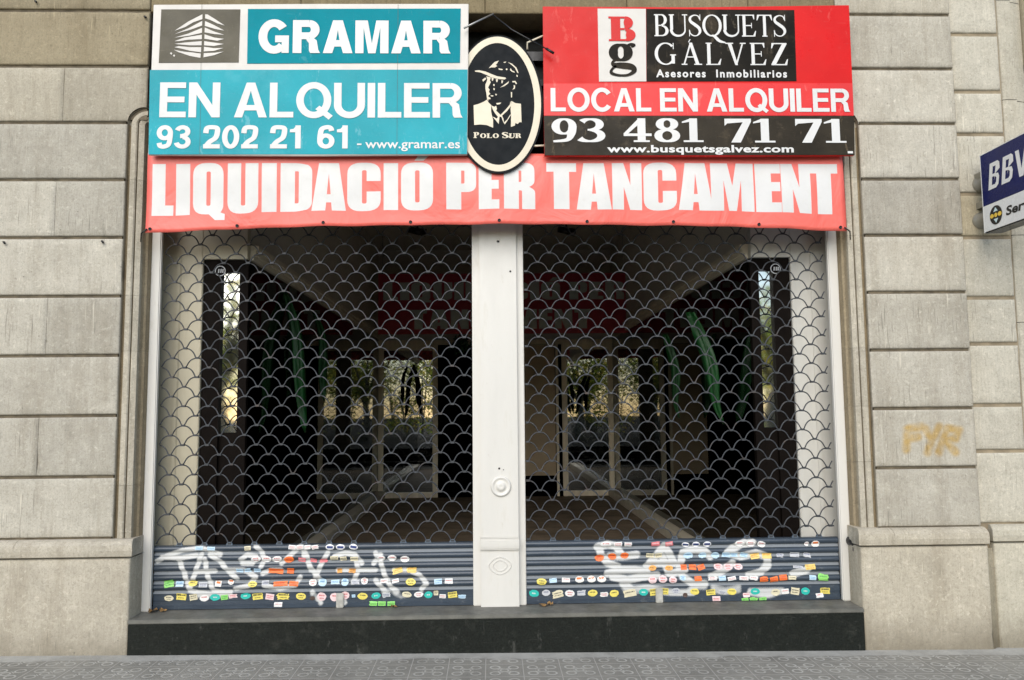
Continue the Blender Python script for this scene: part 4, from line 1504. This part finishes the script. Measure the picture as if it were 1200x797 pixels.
line(g, 'B', heavy, 713.5, 19.5, 744, 48, yl)
g.build('logo_letter', M_RED, bs)
g = MB()
line(g, 'g', heavy, 713.5, 51, 745, 88.5, yl)
g.build('logo_letter', M_BLACKV, bs)
g = MB()
line(g, 'BUSQUETS', lite, 767, 17.5, 921, 42.5, yl, .03)
g.build('lettering', M_LETTER, bs)
g = MB()
line(g, 'GALVEZ', lite, 767.5, 50.5, 922.5, 76, yl, .16)
a, b = at(806.2, 49.5, yl), at(808.2, 46, yl)                # acute accent
g.poly([(a.x, yl, a.z), (a.x + .006, yl, a.z), (b.x + .006, yl, b.z), (b.x, yl, b.z)])
g.build('lettering', M_LETTER, bs)
g = MB()
a, b = at(769, 90.2, yl), at(922, 82, yl)
small_text(g, 'Asesores  Inmobiliarios', a.x, b.x, a.z, b.z, yl, .03, 1.25)
g.build('lettering', M_LETTER, bs)
g = MB()
line(g, 'LOCAL EN ALQUILER', SANS_M, 645.5, 104, 995, 130.5, yl, .065, .28)
g.build('lettering', M_LETTER, bs)
g = MB()
for tx, u0, v0, u1, v1 in (('93', 646.5, 138.8, 709, 166.5), ('481', 731, 138.8, 824.5, 166.5), ('71', 849, 139.2, 908.5, 167), ('71', 932, 139.5, 991.5, 167.3)):
    g = MB()
    line(g, tx, figs, u0, v0, u1, v1, yl, .06)
    g.build('lettering', M_LETTER, bs)
g = MB()
a, b = at(711.5, 178.3, yl), at(930, 170.2, yl)
small_text(g, 'www.busquetsgalvez.com', a.x, b.x, a.z, b.z, yl, .03, 1.05)
g.build('lettering', M_LETTER, bs)
g = MB()
pxrect(g, 993.5, 177.2, 999.5, 179.8, yl)
g.build('corner_label', M_LETTER, bs)

# oval sign
YO = -.075
oc = at(583.5, 121.5, YO)
ov = thing('oval_shop_sign', 'black oval shop sign with a cream rim and a cream portrait reading POLO SUR', 'sign', (oc.x, YO, oc.z))
HW, HH = at(636.3, 121, YO).x - oc.x, at(591, 41, YO).z - oc.z


def oval(mb, f0, f1, y0, y1, n=72):
    """elliptical ring or disc with thickness"""
    rows = []
    for sc_, yy in ((f0, y1), (f0, y0), (f1, y0)):
        rows.append([((oc.x + (HW - (1 - sc_) * .45 * HW / HW) * 0 + (HW + (sc_ - 1) * .23) * cos(2 * pi * k / n), yy, oc.z + (HH + (sc_ - 1) * .23) * sin(2 * pi * k / n)),) for k in range(n)])
    mb.grid(rows, closed=True)


g = MB()
oval(g, 1.0, .0, YO, YO + .014)
ids = [g.pt((oc.x + (HW - .22) * cos(2 * pi * k / 72), YO, oc.z + (HH - .22) * sin(2 * pi * k / 72))) for k in range(72)]
g.build('board', M_OVALBLACK, ov)
g = MB()
n = 80
g.grid([[((oc.x + (HW - d) * cos(2 * pi * k / n), YO - .0025, oc.z + (HH - d) * sin(2 * pi * k / n)),) for k in range(n)] for d in (.012, .052)], closed=True)
g.build('rim', M_OVALCREAM, ov)
g = MB()
n = 80
ids = [g.pt((oc.x + (HW - .053) * cos(2 * pi * k / n), YO - .0015, oc.z + (HH - .053) * sin(2 * pi * k / n))) for k in range(n)]
g.face(ids)
g.build('face_panel', M_OVALBLACK, ov)
yo = YO - .0045
PT = [  # cream areas of the portrait, in the units of an enlarged crop
    [(40, 465), (80, 455), (130, 435), (165, 412), (180, 440), (205, 465), (203, 520), (212, 565), (222, 600), (222, 675), (160, 650), (100, 645), (45, 650)],
    [(392, 425), (430, 445), (482, 452), (488, 625), (470, 622), (452, 640), (430, 632), (425, 655), (388, 668), (390, 560), (385, 500)],
    [(50, 142), (90, 138), (150, 150), (210, 175), (262, 195), (330, 205), (345, 212), (330, 225), (285, 222), (245, 215), (205, 205), (160, 182), (100, 158), (55, 152)],
    [(180, 122), (200, 98), (235, 62), (275, 48), (262, 72), (245, 90), (262, 98), (240, 112), (205, 112)],
    [(158, 195), (200, 205), (192, 235), (200, 250), (188, 275), (175, 300), (190, 320), (182, 340), (196, 360), (180, 372), (176, 385), (196, 395), (198, 408), (178, 410), (180, 425), (166, 410), (160, 360), (150, 310), (150, 270), (160, 250), (168, 225)],
    [(120, 228), (150, 205), (158, 220), (140, 235), (130, 246)],
    [(205, 468), (235, 480), (250, 470), (258, 500), (250, 515), (270, 535), (292, 555), (340, 505), (378, 460), (385, 425), (390, 470), (352, 520), (306, 562), (318, 590), (326, 640), (312, 610), (300, 575), (282, 572), (274, 640), (250, 610), (215, 570), (255, 590), (268, 575), (240, 540), (222, 510)],
    [(325, 625), (352, 600), (385, 548), (386, 560), (352, 615), (330, 645)],
    [(300, 292), (330, 270), (372, 240), (362, 262), (330, 285), (285, 302)], [(400, 240), (430, 238), (445, 262), (436, 270), (425, 250), (405, 252)], [(414, 275), (428, 282), (426, 310), (402, 320), (416, 300)],
    [(388, 340), (400, 345), (398, 390), (390, 395)], [(250, 445), (300, 440), (285, 455), (258, 460)], [(360, 62), (400, 78), (440, 115), (460, 165), (448, 160), (425, 115), (390, 85)],
    [(272, 120), (312, 128), (310, 138), (276, 134)], [(345, 120), (358, 128), (350, 140), (340, 132)], [(385, 118), (400, 142), (420, 150), (425, 162), (398, 152), (380, 138)], [(440, 180), (452, 186), (450, 202), (442, 198)],
    [(320, 62), (345, 58), (340, 66), (322, 70)], [(222, 268), (236, 268), (236, 286), (224, 284)], [(224, 305), (238, 308), (236, 325), (226, 322)], [(198, 372), (226, 374), (222, 384), (202, 382)], [(242, 358), (258, 362), (254, 374), (244, 370)],
    [(248, 222), (268, 222), (262, 250), (252, 248)], [(300, 232), (316, 236), (308, 262), (300, 258)], [(206, 204), (228, 208), (222, 232), (212, 240)]]
g = MB()
for pl_ in PT:
    pts = [at(550 + u / 7.97, 65 + v / 7.97, yo) for u, v in pl_]
    ids = [g.pt(p) for p in pts]
    for tri in tessellate_polygon([[Vector((p.x, p.z, 0)) for p in pts]]):
        g.face([ids[k] for k in tri])
g.build('portrait', M_OVALCREAM, ov)
g = MB()
slabf = lambda ch: serif(ch, .25, .10, .09)
line(g, 'P', slabf, 554.8, 155, 562, 161.8, yo)
line(g, 'OLO', slabf, 562.6, 156.4, 584.6, 161.8, yo, .06)
line(g, 'S', slabf, 588.6, 155, 595.4, 161.8, yo)
line(g, 'UR', slabf, 596.2, 156.4, 610.4, 161.8, yo, .06)
g.build('lettering', M_OVALCREAM, ov)

# coral banner
YB = -.045
bn = thing('closing_sale_banner', 'long coral vinyl banner reading LIQUIDACIO PER TANCAMENT stretched over both shutters', 'banner', (.06, YB, 2.46))
BX0, BX1 = -2.026, 2.147
BZT, BZB = 2.93, 2.452


def bwarp(x, y, z):
    q = (x - BX0) / (BX1 - BX0)
    k = (z - BZB) / (BZT - BZB)
    arch = .052 * (1 - (2 * q - 1) ** 2) ** .9 if 0 < q < 1 else 0
    z2 = z + arch * (1 - k) * .95 - .004 * (1 - k) * sin(q * pi * 12) ** 2
    y2 = y + .006 * sin(q * 21 + k * 1.5) * (1 - .4 * k) + .004 * sin(q * 47 - k * 2) * (1 - k) + .004 * sin(k * 5 + q * 3)
    return (x, y2, z2)


g = MB()
g.smooth = True
g.grid([[(bwarp(BX0 + (BX1 - BX0) * i / 160 + (.006 * (1 - j / 20) if i == 160 else 0), YB, BZB + (BZT - BZB) * j / 20),) for i in range(161)] for j in range(21)])
ob = g.build('sheet', M_BANNER, bn)
sm = ob.modifiers.new('thickness', 'SOLIDIFY')
sm.thickness = .0015
g = MB()
LQ = [('L', 178.3, 203.2), ('I', 206, 222.5), ('Q', 226, 264), ('U', 267, 303), ('I', 307, 324.5), ('D', 329, 366), ('A', 365.5, 405.5), ('C', 407, 446), ('I', 449.5, 466.5), ('Ó', 470, 507.5),
      ('P', 523, 558), ('E', 561, 585), ('R', 590.5, 627), ('T', 640.5, 675.5), ('A', 675.5, 716.5), ('N', 717.5, 752), ('C', 754, 792.5), ('A', 794.5, 834.5), ('M', 832.5, 883), ('E', 885, 915), ('N', 915.5, 950), ('T', 949.5, 982)]
zt, zb = at(300, 192.5, YB).z, at(300, 250.6, YB).z - .012
for ch, u0, u1 in LQ:
    a, b = at(u0, 220, YB), at(u1, 220, YB)
    write(g, ch, IMP, a.x, b.x, zb, zt, YB - .0022, 0, 0)
g.build('lettering', M_LETTER, bn, fine=.035, warp=bwarp)
for u in (176, 278, 379, 481, 585, 688, 789, 889, 985):
    p = at(u, 260, YB)
    w0 = bwarp(p.x, YB - .004, BZB + .022)
    g = MB()
    g.smooth = True
    g.lathe([(.010, .0), (.0095, -.003), (.006, -.003), (.0055, .001), (.0002, .001)], w0, n=14)
    g.build('eyelet', M_BLACKMETAL, bn)
g = MB()
g.smooth = True
for (sx_, sg) in ((BX0, -1), (BX1, 1)):
    g.tube([(sx_ + .012 * -sg, YB - .006, BZB + .022), (sx_ + .02 * sg, YB - .008, BZB - .004), (sx_ + .05 * sg, .01, BZB - .04)], .004, 6)
g.build('tie', M_BLACKMETAL, bn)

# wires between the signs
w = MB()
w.smooth = True
w.tube([at(544, 33, -.14), at(562, 24, -.10), at(578, 16.5, -.03)], .006, 6)
w = w.build('stay_wire', M_METAL)
tag(w, 'light grey stay rod running from the teal board up to the lintel', 'rod')
w = MB()
w.smooth = True
w.tube([at(577, 17, -.03), at(600, 35, -.09), at(647, 61, -.15)], [.006, .005, .004], 6)
w.tube([at(640, 57, -.146), at(649, 62.5, -.152)], .008, 6)
w = w.build('stay_wire', M_BLACKMETAL)
tag(w, 'dark stay rod crossing the gap to the red board above the oval sign', 'rod')
for pts, lb in (([(618, 58), (618, 50), (641, 40)], 'pale angled bracket holding the oval sign at its upper right'), ([(622, 171), (630, 171), (641, 170.5)], 'pale straight bracket holding the oval sign at its lower right')):
    w = MB()
    w.smooth = True
    w.tube([at(u, v, -.068) for u, v in pts], .006, 6)
    tag(w.build('bracket', M_OVALCREAM), lb, 'bracket')

# blue blade sign of the bank
XB = 2.978
by0, by1, bz0, bz1, bzd = -.075, -.98, 2.427, 2.908, 2.590
bk_ = thing('bank_blade_sign', 'navy and white projecting sign reading BBVA on the pale stone at right', 'sign', (XB, 0, 2.43))
g = MB()
g.box(XB, XB + .10, by1, by0, bz0, bz1)
g.build('box', M_BLACKMETAL, bk_, bevel=.004)
g = MB()
g.box(XB - .003, XB - .0005, by1 + .006, by0 - .006, bzd + .001, bz1 - .006)
g.build('upper_panel', M_NAVY, bk_)
g = MB()
g.box(XB - .003, XB - .0005, by1 + .006, by0 - .006, bz0 + .006, bzd - .001)
g.build('lower_panel', M_ACRW, bk_)
g = MB()
g.box(XB - .004, XB - .0006, by0 - .0055, by0 - .0005, bz0 + .002, bz1 - .002)
g.box(XB - .004, XB - .0006, by1, by0, bz1 - .0055, bz1 - .0008)
g.build('edge_trim', M_ACRW, bk_)
BANK = {
    'B': (.60, [P_([(.0, 0), (.14, 1), (.30, 1), (.16, 0)]), P_([(.24, 1), (.52, 1), (.60, .92), (.60, .68), (.40, .56), (.24, .56), (.22, .46), (.36, .46), (.30, .30), (.42, .84), (.30, .84)]),
                P_([(.34, .56), (.52, .52), (.56, .38), (.50, .10), (.38, 0), (.10, 0), (.12, .15), (.34, .15), (.40, .22), (.42, .38), (.36, .44), (.28, .46)])]),
    'V': (.62, [P_([(.06, 1), (.23, 1), (.30, .28), (.48, 1), (.66, 1), (.36, 0), (.18, 0)])]),
    'A': (.72, [P_([(.0, 0), (.38, 1), (.56, 1), (.62, 0), (.46, 0), (.44, .64), (.17, 0)])]),
}
g = MB()
pen = 0
for ch in 'BBVA':
    wd, pcs = BANK[ch]
    for j, pc in enumerate(pcs):
        put_piece(g, pc, lambda u, v, w_, p0=pen: (XB - .0045 - w_, by0 - .065 - (p0 + u) * .190, 2.672 + v * .155), j * .0004)
    pen += wd + .03
g.build('lettering', M_ACRW, bk_)
g = MB()
small_text(g, 'Servi', 0, 1, 0, 1, 0, .03, fn=lambda u, v: (XB - .0045, by0 - .205 - u * .215 - v * .010, 2.486 + v * .050))
g.build('lettering', M_BLACKMETAL, bk_)
M_YEL = mat('yellow_print', (.75, .50, .06), .35)
M_PALEB = mat('pale_print', (.55, .70, .72), .35)
cy_, cz_ = by0 - .118, 2.512
g = MB()
ids = [g.pt((XB - .0045, cy_ + .056 * cos(2 * pi * k / 32), cz_ + .056 * sin(2 * pi * k / 32))) for k in range(32)]
g.face(ids)
g.mi = 1
for dy in (-.035, 0, .035):
    ids = [g.pt((XB - .0055, cy_ + dy + (.018 if dy else .014) * cos(2 * pi * k / 12), cz_ + .013 * sin(2 * pi * k / 12))) for k in range(12)]
    g.face(ids)
g.mi = 2
for dz in (-.036, .036):
    g.poly([(XB - .0055, cy_ - .02, cz_ + dz * .6), (XB - .0055, cy_ + .02, cz_ + dz * .6), (XB - .0055, cy_, cz_ + dz * 1.3)])
g.build('emblem', [M_BLACKMETAL, M_YEL, M_PALEB], bk_)
for v in (213, 256):
    c = at(1146, v, -.04)
    g = MB()
    g.smooth = True
    g.lathe([(.001, -.075), (.036, -.072), (.04, -.06), (.04, .0), (.048, .004), (.05, .03)], (c.x + .052, .0, c.z), n=20)
    g.build('standoff', M_GREY, bk_)
g = MB()
g.box(XB + .02, XB + .08, -.09, .03, 2.60, 2.64)
g.box(XB + .02, XB + .08, -.09, .03, 2.78, 2.82)
g.build('fixing_arm', M_GREY, bk_)

# rusty pegs and plugs in the stone
for u, v in ((5, 284), (120, 283), (170, 20), (42, 2)):
    c = at(u, v, -.004)
    g = MB()
    g.smooth = True
    g.tube([(c.x - .006, .02, c.z + .006), (c.x, -.012, c.z), (c.x + .012, -.018, c.z - .010)], .006, 6)
    g.build('rusty_peg', M_BLACKMETAL, building)
# ------------------------------------------------------------------ entrance behind the shutters
XL, XR = -1.535, 1.681
fl = MB()
for i in range(13):
    y0, y1 = .91 + i * .40, .91 + (i + 1) * .40
    fl.grid([[((XL + (XR - XL) * j / 6, y, .226),) for j in range(7)] for y in (y0 + .003, y1 - .003)])
o = fl.build('entrance_floor', M_FLOOR)
o['kind'] = 'structure'
fb = MB()
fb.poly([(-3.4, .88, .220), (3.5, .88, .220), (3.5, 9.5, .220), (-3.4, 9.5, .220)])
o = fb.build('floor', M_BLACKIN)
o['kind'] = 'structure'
ce = MB()
ce.poly([(-3.4, .28, 3.62), (3.5, .28, 3.62), (3.5, 9.5, 3.62), (-3.4, 9.5, 3.62)])
o = ce.build('ceiling', M_CEIL)
o['kind'] = 'structure'

XL, XR, YP, YE = -1.535, 1.681, .30, 6.10


def window_bay(sg, xg, xo, xi, mcream, label):
    """portal pillar facing the street, glazed return along the entrance, dark display behind"""
    t_ = thing('display_window', label, 'shop window', (xg, YP, .236), 'display windows flanking the entrance')
    s = sg
    # cream pillar with a raised panel
    g = MB()
    a, b = sorted((xo, xi))
    g.box(a, b, YP, YP + .06, .236, 3.61)
    m = a + (b - a) * (.62 if s < 0 else .38)
    g.box(m - .014, m + .014, YP - .010, YP, .236, 2.38)
    aa, bb_ = (a + .04, m - .05) if s < 0 else (m + .05, b - .04)
    g.build('pillar', mcream, t_, bevel=.004)
    g = MB()
    a2, b2 = sorted((xi, xg))
    g.box(a2, b2, YP, YP + .06, 2.362, 3.61)
    g.build('fascia', mcream, t_, bevel=.003)
    # front pane with its brown frame and a slim mirror
    g = MB()
    x1, x2 = xi - s * .002, xi - s * .110
    g.box(*sorted((x1, x2)), YP + .02, YP + .07, .236, 2.36)
    x3, x4 = xg + s * .055, xg + s * .001
    g.box(*sorted((x3, x4)), YP + .03, YP + .07, .236, 2.36)
    g.box(*sorted((x2, x3)), YP + .03, YP + .07, 2.28, 2.36)
    g.build('window_frame', M_BROWN, t_)
    g = MB()
    g.box(*sorted((x2, x3)), YP + .05, YP + .056, 1.27, 2.28)
    g.build('mirror', M_MIRROR, t_)
    g = MB()
    g.box(*sorted((x2, x3)), YP + .045, YP + .07, .236, 1.268)  # brown panel carried up to imitate the strip's dark lower reflection
    g.build('dark_reflection_panel', M_BROWN, t_)
    # return along the entrance
    g = MB()
    g.box(*sorted((xg, xg + s * .008)), YP + .075, YE, .33, 2.36)
    g.build('glass', M_GLASS, t_)
    g = MB()
    g.box(*sorted((xg - s * .10, xg + s * .03)), .91, YE, .2265, .325)
    g.build('kerb', M_KERB, t_, bevel=.006)
    g = MB()
    g.box(*sorted((xg, xg + s * .06)), YP + .075, YE, 2.46, 3.61)
    g.build('upper_wall', M_WALLIN, t_)
    g = MB()
    for d, z0, z1 in ((.05, 2.43, 2.46), (.035, 2.40, 2.43), (.02, 2.365, 2.40)):
        g.box(*sorted((xg - s * d, xg + s * .06)), YP + .062, YE, z0 + .0005, z1)
    g.build('cornice', M_CORN, t_)
    g = MB()
    xb_ = xg + s * 1.3
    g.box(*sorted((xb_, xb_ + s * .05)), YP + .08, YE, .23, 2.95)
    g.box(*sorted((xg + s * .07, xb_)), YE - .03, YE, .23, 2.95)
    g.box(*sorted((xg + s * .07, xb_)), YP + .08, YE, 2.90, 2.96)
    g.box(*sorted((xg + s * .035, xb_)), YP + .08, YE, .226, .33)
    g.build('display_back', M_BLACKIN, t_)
    g = MB()
    cx_, cz_ = at(257 if s < 0 else 910, 317 if s < 0 else 317, YP).x, at(257, 317, YP).z
    g.smooth = False
    ids = [g.pt((cx_ + .034 * cos(2 * pi * k / 24), YP + .017, cz_ + .034 * sin(2 * pi * k / 24))) for k in range(24)]
    jds = [g.pt((cx_ + .028 * cos(2 * pi * k / 24), YP + .0165, cz_ + .028 * sin(2 * pi * k / 24))) for k in range(24)]
    for k in range(24):
        g.face((ids[k], ids[(k + 1) % 24], jds[(k + 1) % 24], jds[k]))
    for dx in (-.014, .0, .012):
        g.poly([(cx_ + dx, YP + .016, cz_ - .012), (cx_ + dx + .008, YP + .016, cz_ - .012), (cx_ + dx + .010, YP + .016, cz_ + .012), (cx_ + dx + .002, YP + .016, cz_ + .012)])
    g.build('glass_sticker', M_STICK['S'], t_)
    return t_


window_bay(-1, XL, -2.20, -1.813, M_CREAM, 'left display window with a warm cream pillar and dark glass behind the left shutter')
window_bay(1, XR, 2.30, 1.935, M_CREAM_LIT, 'right display window with a sunlit-toned cream pillar and dark glass behind the right shutter')
g = MB()                                                   # outer side walls closing the bays
g.box(-3.4, -2.20, .29, .35, 0, 3.62)
g.box(2.30, 3.5, .29, .35, 0, 3.62)
g.box(-3.45, -3.4, .5, 9.5, 0, 3.62)
g.box(3.5, 3.55, .5, 9.5, 0, 3.62)
g.build('side_wall', M_BLACKIN, building)

ew = thing('entrance_door_wall', 'back wall of the entrance with two wood framed glass panels round a dark doorway', 'doorway', (.08, YE, .226))
g = MB()
g.box(XL, XR, YE, YE + .10, 2.36, 3.615)
g.build('upper_wall', M_WALLIN, ew)
g = MB()
g.box(XL + .002, -.28, YE - .04, YE + .02, 2.295, 2.36)
g.box(.35, XR - .002, YE - .04, YE + .02, 2.295, 2.36)
g.build('door_head', M_WOOD, ew, bevel=.004)
for (xa, xb, lb) in ((XL + .004, -.725, 'left'), (.975, XR - .004, 'right')):
    fr_ = MB()
    for x in (xa, xb - .07):
        fr_.box(x, x + .07, YE - .03, YE + .03, .228, 2.294)
    fr_.box(xa + .07, xb - .07, YE - .03, YE + .03, .228, .30)
    fr_.box(xa + .07, xb - .07, YE - .03, YE + .03, 2.22, 2.294)
    f = fr_.build('glazed_panel', M_WOOD, ew, bevel=.004)
    g = MB()
    g.box(xa + .07, xb - .07, YE - .004, YE + .004, .30, 2.22)
    p = g.build('pane', M_DOORGLASS, f)
g = MB()
g.box(.38, .885, YE + .05, YE + .10, .50, 2.294)
g.build('inner_wall', M_WOODIN, ew)
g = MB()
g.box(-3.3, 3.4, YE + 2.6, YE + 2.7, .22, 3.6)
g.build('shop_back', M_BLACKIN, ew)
g = MB()
g.box(.889, .922, YE - .06, YE - .02, .23, 2.294)
g.build('door_leaf_edge', M_WOOD, ew)

# banner hung inside
YI = 4.95
ib = thing('inner_sale_banner', 'dim dark red banner with two lines of grey lettering hung inside the entrance', 'banner', (.1, YI, 2.35))
a, b = at(443, 392, YI), at(735, 320, YI)
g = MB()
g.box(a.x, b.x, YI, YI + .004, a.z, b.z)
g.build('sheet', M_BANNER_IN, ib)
g = MB()
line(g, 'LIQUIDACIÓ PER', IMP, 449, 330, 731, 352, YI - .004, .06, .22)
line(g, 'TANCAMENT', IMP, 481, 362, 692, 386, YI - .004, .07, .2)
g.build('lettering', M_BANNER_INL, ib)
g = MB()
for x in (a.x + .05, b.x - .05):
    g.tube([(x, YI + .002, b.z), (x, YI + .002, 3.62)], .003, 6)
g.build('cord', M_BLACKMETAL, ib)

# green streamers hanging in the windows
def streamer(p0, p1, Y, w, label):
    a, b = at(*p0, Y), at(*p1, Y)
    g = MB()
    g.smooth = True
    rows = []
    for i in range(19):
        q = i / 18
        c = a.lerp(b, q)
        c.x += .03 * sin(q * 5)
        ww = w * (sin(pi * min(1, .12 + q * .88)) ** .55 + .02)
        rows.append([((c.x + ww * (k / 6 - .5), Y + .03 * sin(k * 1.9 + q * 4) + .02 * sin(q * 9), c.z),) for k in range(7)])
    g.grid(rows)
    o_ = g.build('green_streamer', M_GREEN)
    tag(o_, label, 'streamer', 'green streamers in the shop windows')
    m_ = o_.modifiers.new('thickness', 'SOLIDIFY')
    m_.thickness = .004


streamer((332, 338), (362, 507), 1.2, .085, 'long green cloth streamer hanging at the left, nearest the left pillar')
streamer((368, 365), (384, 470), 1.9, .07, 'short dim green streamer hanging farther back, just right of the long left one')
streamer((808, 366), (853, 497), .85, .095, 'bright green pointed streamer hanging at the right, nearest the right pillar')
streamer((779, 392), (800, 490), 1.9, .07, 'narrow dim green streamer hanging farther back, left of the bright right one')
g = MB()
rg = random.Random(3)
c = at(541, 402, 5.8)
for i in range(120):
    p = Vector((c.x + rg.gauss(0, .07), 5.85 + rg.gauss(0, .04), c.z + rg.gauss(0, .05)))
    d = Vector((rg.gauss(0, 1), rg.gauss(0, 1), rg.gauss(0, 1) - .6)).normalized() * .09
    s = d.cross(Vector((0, 1, .3))).normalized() * .012
    g.poly([p, p + d * .5 + s, p + d, p + d * .5 - s])
o = g.build('hanging_greenery', M_GREEN)
tag(o, 'tuft of green foliage hanging over the dark doorway by the pilaster', 'plant')
# ceiling lamps
for i, (u, v, lb) in enumerate(((489, 296, 'small dark spotlight on the ceiling seen through the left shutter'), (664, 297, 'small dark spotlight on the ceiling seen through the right shutter'))):
    c = at(u, v, 4.4)
    sp = thing('ceiling_spotlight', lb, 'lamp', (c.x, 4.4, 3.62), 'ceiling spotlights')
    g = MB()
    g.smooth = True
    g.lathe([(.001, .0), (.05, -.001), (.05, -.02), (.012, -.025), (.012, -.12), (.001, -.12)], (c.x, 4.4, 3.618), 'z', 14)
    g.build('mount', M_BLACKMETAL, sp)
    g = MB()
    g.smooth = True
    g.tube([(c.x - .10, 4.36, 3.50), (c.x + .10, 4.40, 3.47)], [.035, .05], 12)
    g.build('lamp_head', M_BLACKMETAL, sp)

# ------------------------------------------------------------------ dry leaves
def leaf(c, size, rz, label):
    g = MB()
    g.smooth = True
    n = 12
    ce_ = g.pt((c[0], c[1], c[2] + .006))
    ring_ = []
    for k in range(n):
        a = 2 * pi * k / n
        r = size * (.55 + .45 * (1 if k % 2 == 0 else .45)) * rnd.uniform(.8, 1.1)
        ring_.append(g.pt((c[0] + r * cos(a + rz), c[1] + r * sin(a + rz), c[2] + abs(rnd.gauss(0, .010)))))
    for k in range(n):
        g.face((ce_, ring_[k], ring_[(k + 1) % n]))
    o_ = g.build('fallen_leaf', M_LEAFDRY)
    tag(o_, label, 'leaf', 'fallen dry leaves')


leaf((-1.985, .125, .240), .030, .3, 'brown curled leaf on the step against the left jamb')
leaf((-1.93, .13, .240), .024, 1.3, 'brown curled leaf on the step just right of the left jamb')
leaf((.30, .12, .240), .032, 2.0, 'brown dry leaf on the step just right of the white pilaster')
leaf((.345, .135, .240), .022, .5, 'small brown dry leaf on the step beside the larger one by the pilaster')
leaf((-.58, .13, .240), .020, .9, 'small dry leaf on the step below the left shutter towards the pilaster')
leaf((-.62, 1.9, .232), .05, .7, 'dry leaf on the entrance floor behind the left shutter')
leaf((-.16, 2.1, .232), .06, .2, 'large dry leaf on the entrance floor left of the pilaster')
leaf((.48, 2.0, .232), .04, 1.9, 'dry leaf on the entrance floor behind the right shutter')

# ------------------------------------------------------------------ the boulevard behind the camera (seen in the glass)
def tree(x, y, h, seed, lm, label, dens=5):
    t_ = thing('plane_tree', label, 'tree', (x, y, -.12), 'plane trees along the boulevard')
    q = random.Random(seed)
    g = MB()
    g.smooth = True
    top = h * .27
    pts = [(x + q.gauss(0, .06), y + q.gauss(0, .06), -.12 + (top + .12) * i / 5) for i in range(6)]
    g.tube(pts, [.24, .20, .18, .165, .15, .13], 10)
    tips = []
    for k in range(7):
        a = 2 * pi * k / 7 + q.uniform(-.3, .3)
        l = h * q.uniform(.3, .45)
        p0 = Vector(pts[-1 if k % 2 else -2])
        p1 = p0 + Vector((cos(a) * l * .3, sin(a) * l * .3, l * .55))
        p2 = p0 + Vector((cos(a) * l * .62, sin(a) * l * .62, l))
        g.tube([p0, p1, p2], [.09, .055, .02], 7)
        tips += [p1, p2, p0.lerp(p1, .6)]
    g.build('trunk', M_BARK, t_)
    g = MB()
    for c_ in tips:
        for cl in range(dens):
            cc = c_ + Vector((q.gauss(0, .55), q.gauss(0, .55), q.gauss(0, .5)))
            for i in range(22):
                p = cc + Vector((q.gauss(0, .28), q.gauss(0, .28), q.gauss(0, .22)))
                d = Vector((q.gauss(0, 1), q.gauss(0, 1), q.gauss(0, .7))).normalized()
                s = d.cross(Vector((q.gauss(0, 1), q.gauss(0, 1), q.gauss(0, 1)))).normalized()
                e = q.uniform(.09, .19)
                g.mi = 0 if q.random() < .6 else 1
                g.poly([p, p + d * e * .5 + s * e * .5, p + d * e, p + d * e * .5 - s * e * .5])
    g.build('crown', lm, t_)


for i, (x, y, h) in enumerate(((-10.0, -22, 7.5), (-5.2, -24, 8.0), (-1.2, -23, 7.6), (3.4, -24, 7.8), (8.6, -22, 8.0), (-3.0, -34, 9), (1.4, -35, 9), (6.0, -33, 9), (-6.4, -13.5, 8.6), (6.9, -13.5, 8.6), (-13, -30, 8.5), (11.5, -31, 8.5), (-7.5, -36, 8.5), (9.5, -40, 9))):
    tree(x, y, h, 20 + i, [M_LEAF1, M_LEAF2], 'leafy plane tree on the boulevard mirrored in the shop glass', 3 if y > -15 else 5)


def shrub(x, y, h, seed):
    t_ = thing('shrub', 'loose leafy shrub on the boulevard mirrored in the shop glass', 'shrub', (x, y, -.12), 'shrubs along the boulevard')
    q = random.Random(seed)
    g = MB()
    for k in range(5):
        a = q.uniform(0, 6.28)
        g.tube([(x, y, -.12), (x + cos(a) * .25, y + sin(a) * .25, h * .4), (x + cos(a) * .6, y + sin(a) * .6, h * .8)], [.04, .03, .012], 6)
    g.build('stem', M_BARK, t_)
    g = MB()
    for cl in range(26):
        cc = Vector((x + q.gauss(0, .6), y + q.gauss(0, .5), .35 + (h - .35) * q.random()))
        for i in range(26):
            p = cc + Vector((q.gauss(0, .22), q.gauss(0, .22), q.gauss(0, .2)))
            d = Vector((q.gauss(0, 1), q.gauss(0, 1), q.gauss(0, .8))).normalized()
            s_ = d.cross(Vector((q.gauss(0, 1), q.gauss(0, 1), q.gauss(0, 1)))).normalized()
            e = q.uniform(.08, .18)
            g.mi = 0 if q.random() < .6 else 1
            g.poly([p, p + d * e * .5 + s_ * e * .45, p + d * e, p + d * e * .5 - s_ * e * .45])
    g.build('foliage', [M_LEAF1, M_LEAF2], t_)


for i, (x, y, h) in enumerate(((-6.6, -26, 3.4), (-3.9, -28, 4.4), (-2.3, -26, 3.0), (-.4, -29, 4.2), (1.6, -27, 3.2), (2.7, -30, 4.6), (4.9, -27, 3.6), (7.4, -28, 4.2), (-9.4, -28, 4.0), (-10.8, -25, 3.6), (11.2, -25, 3.8), (-13.0, -30, 4.4), (13.2, -30, 4.2))):
    shrub(x, y, h, 50 + i)
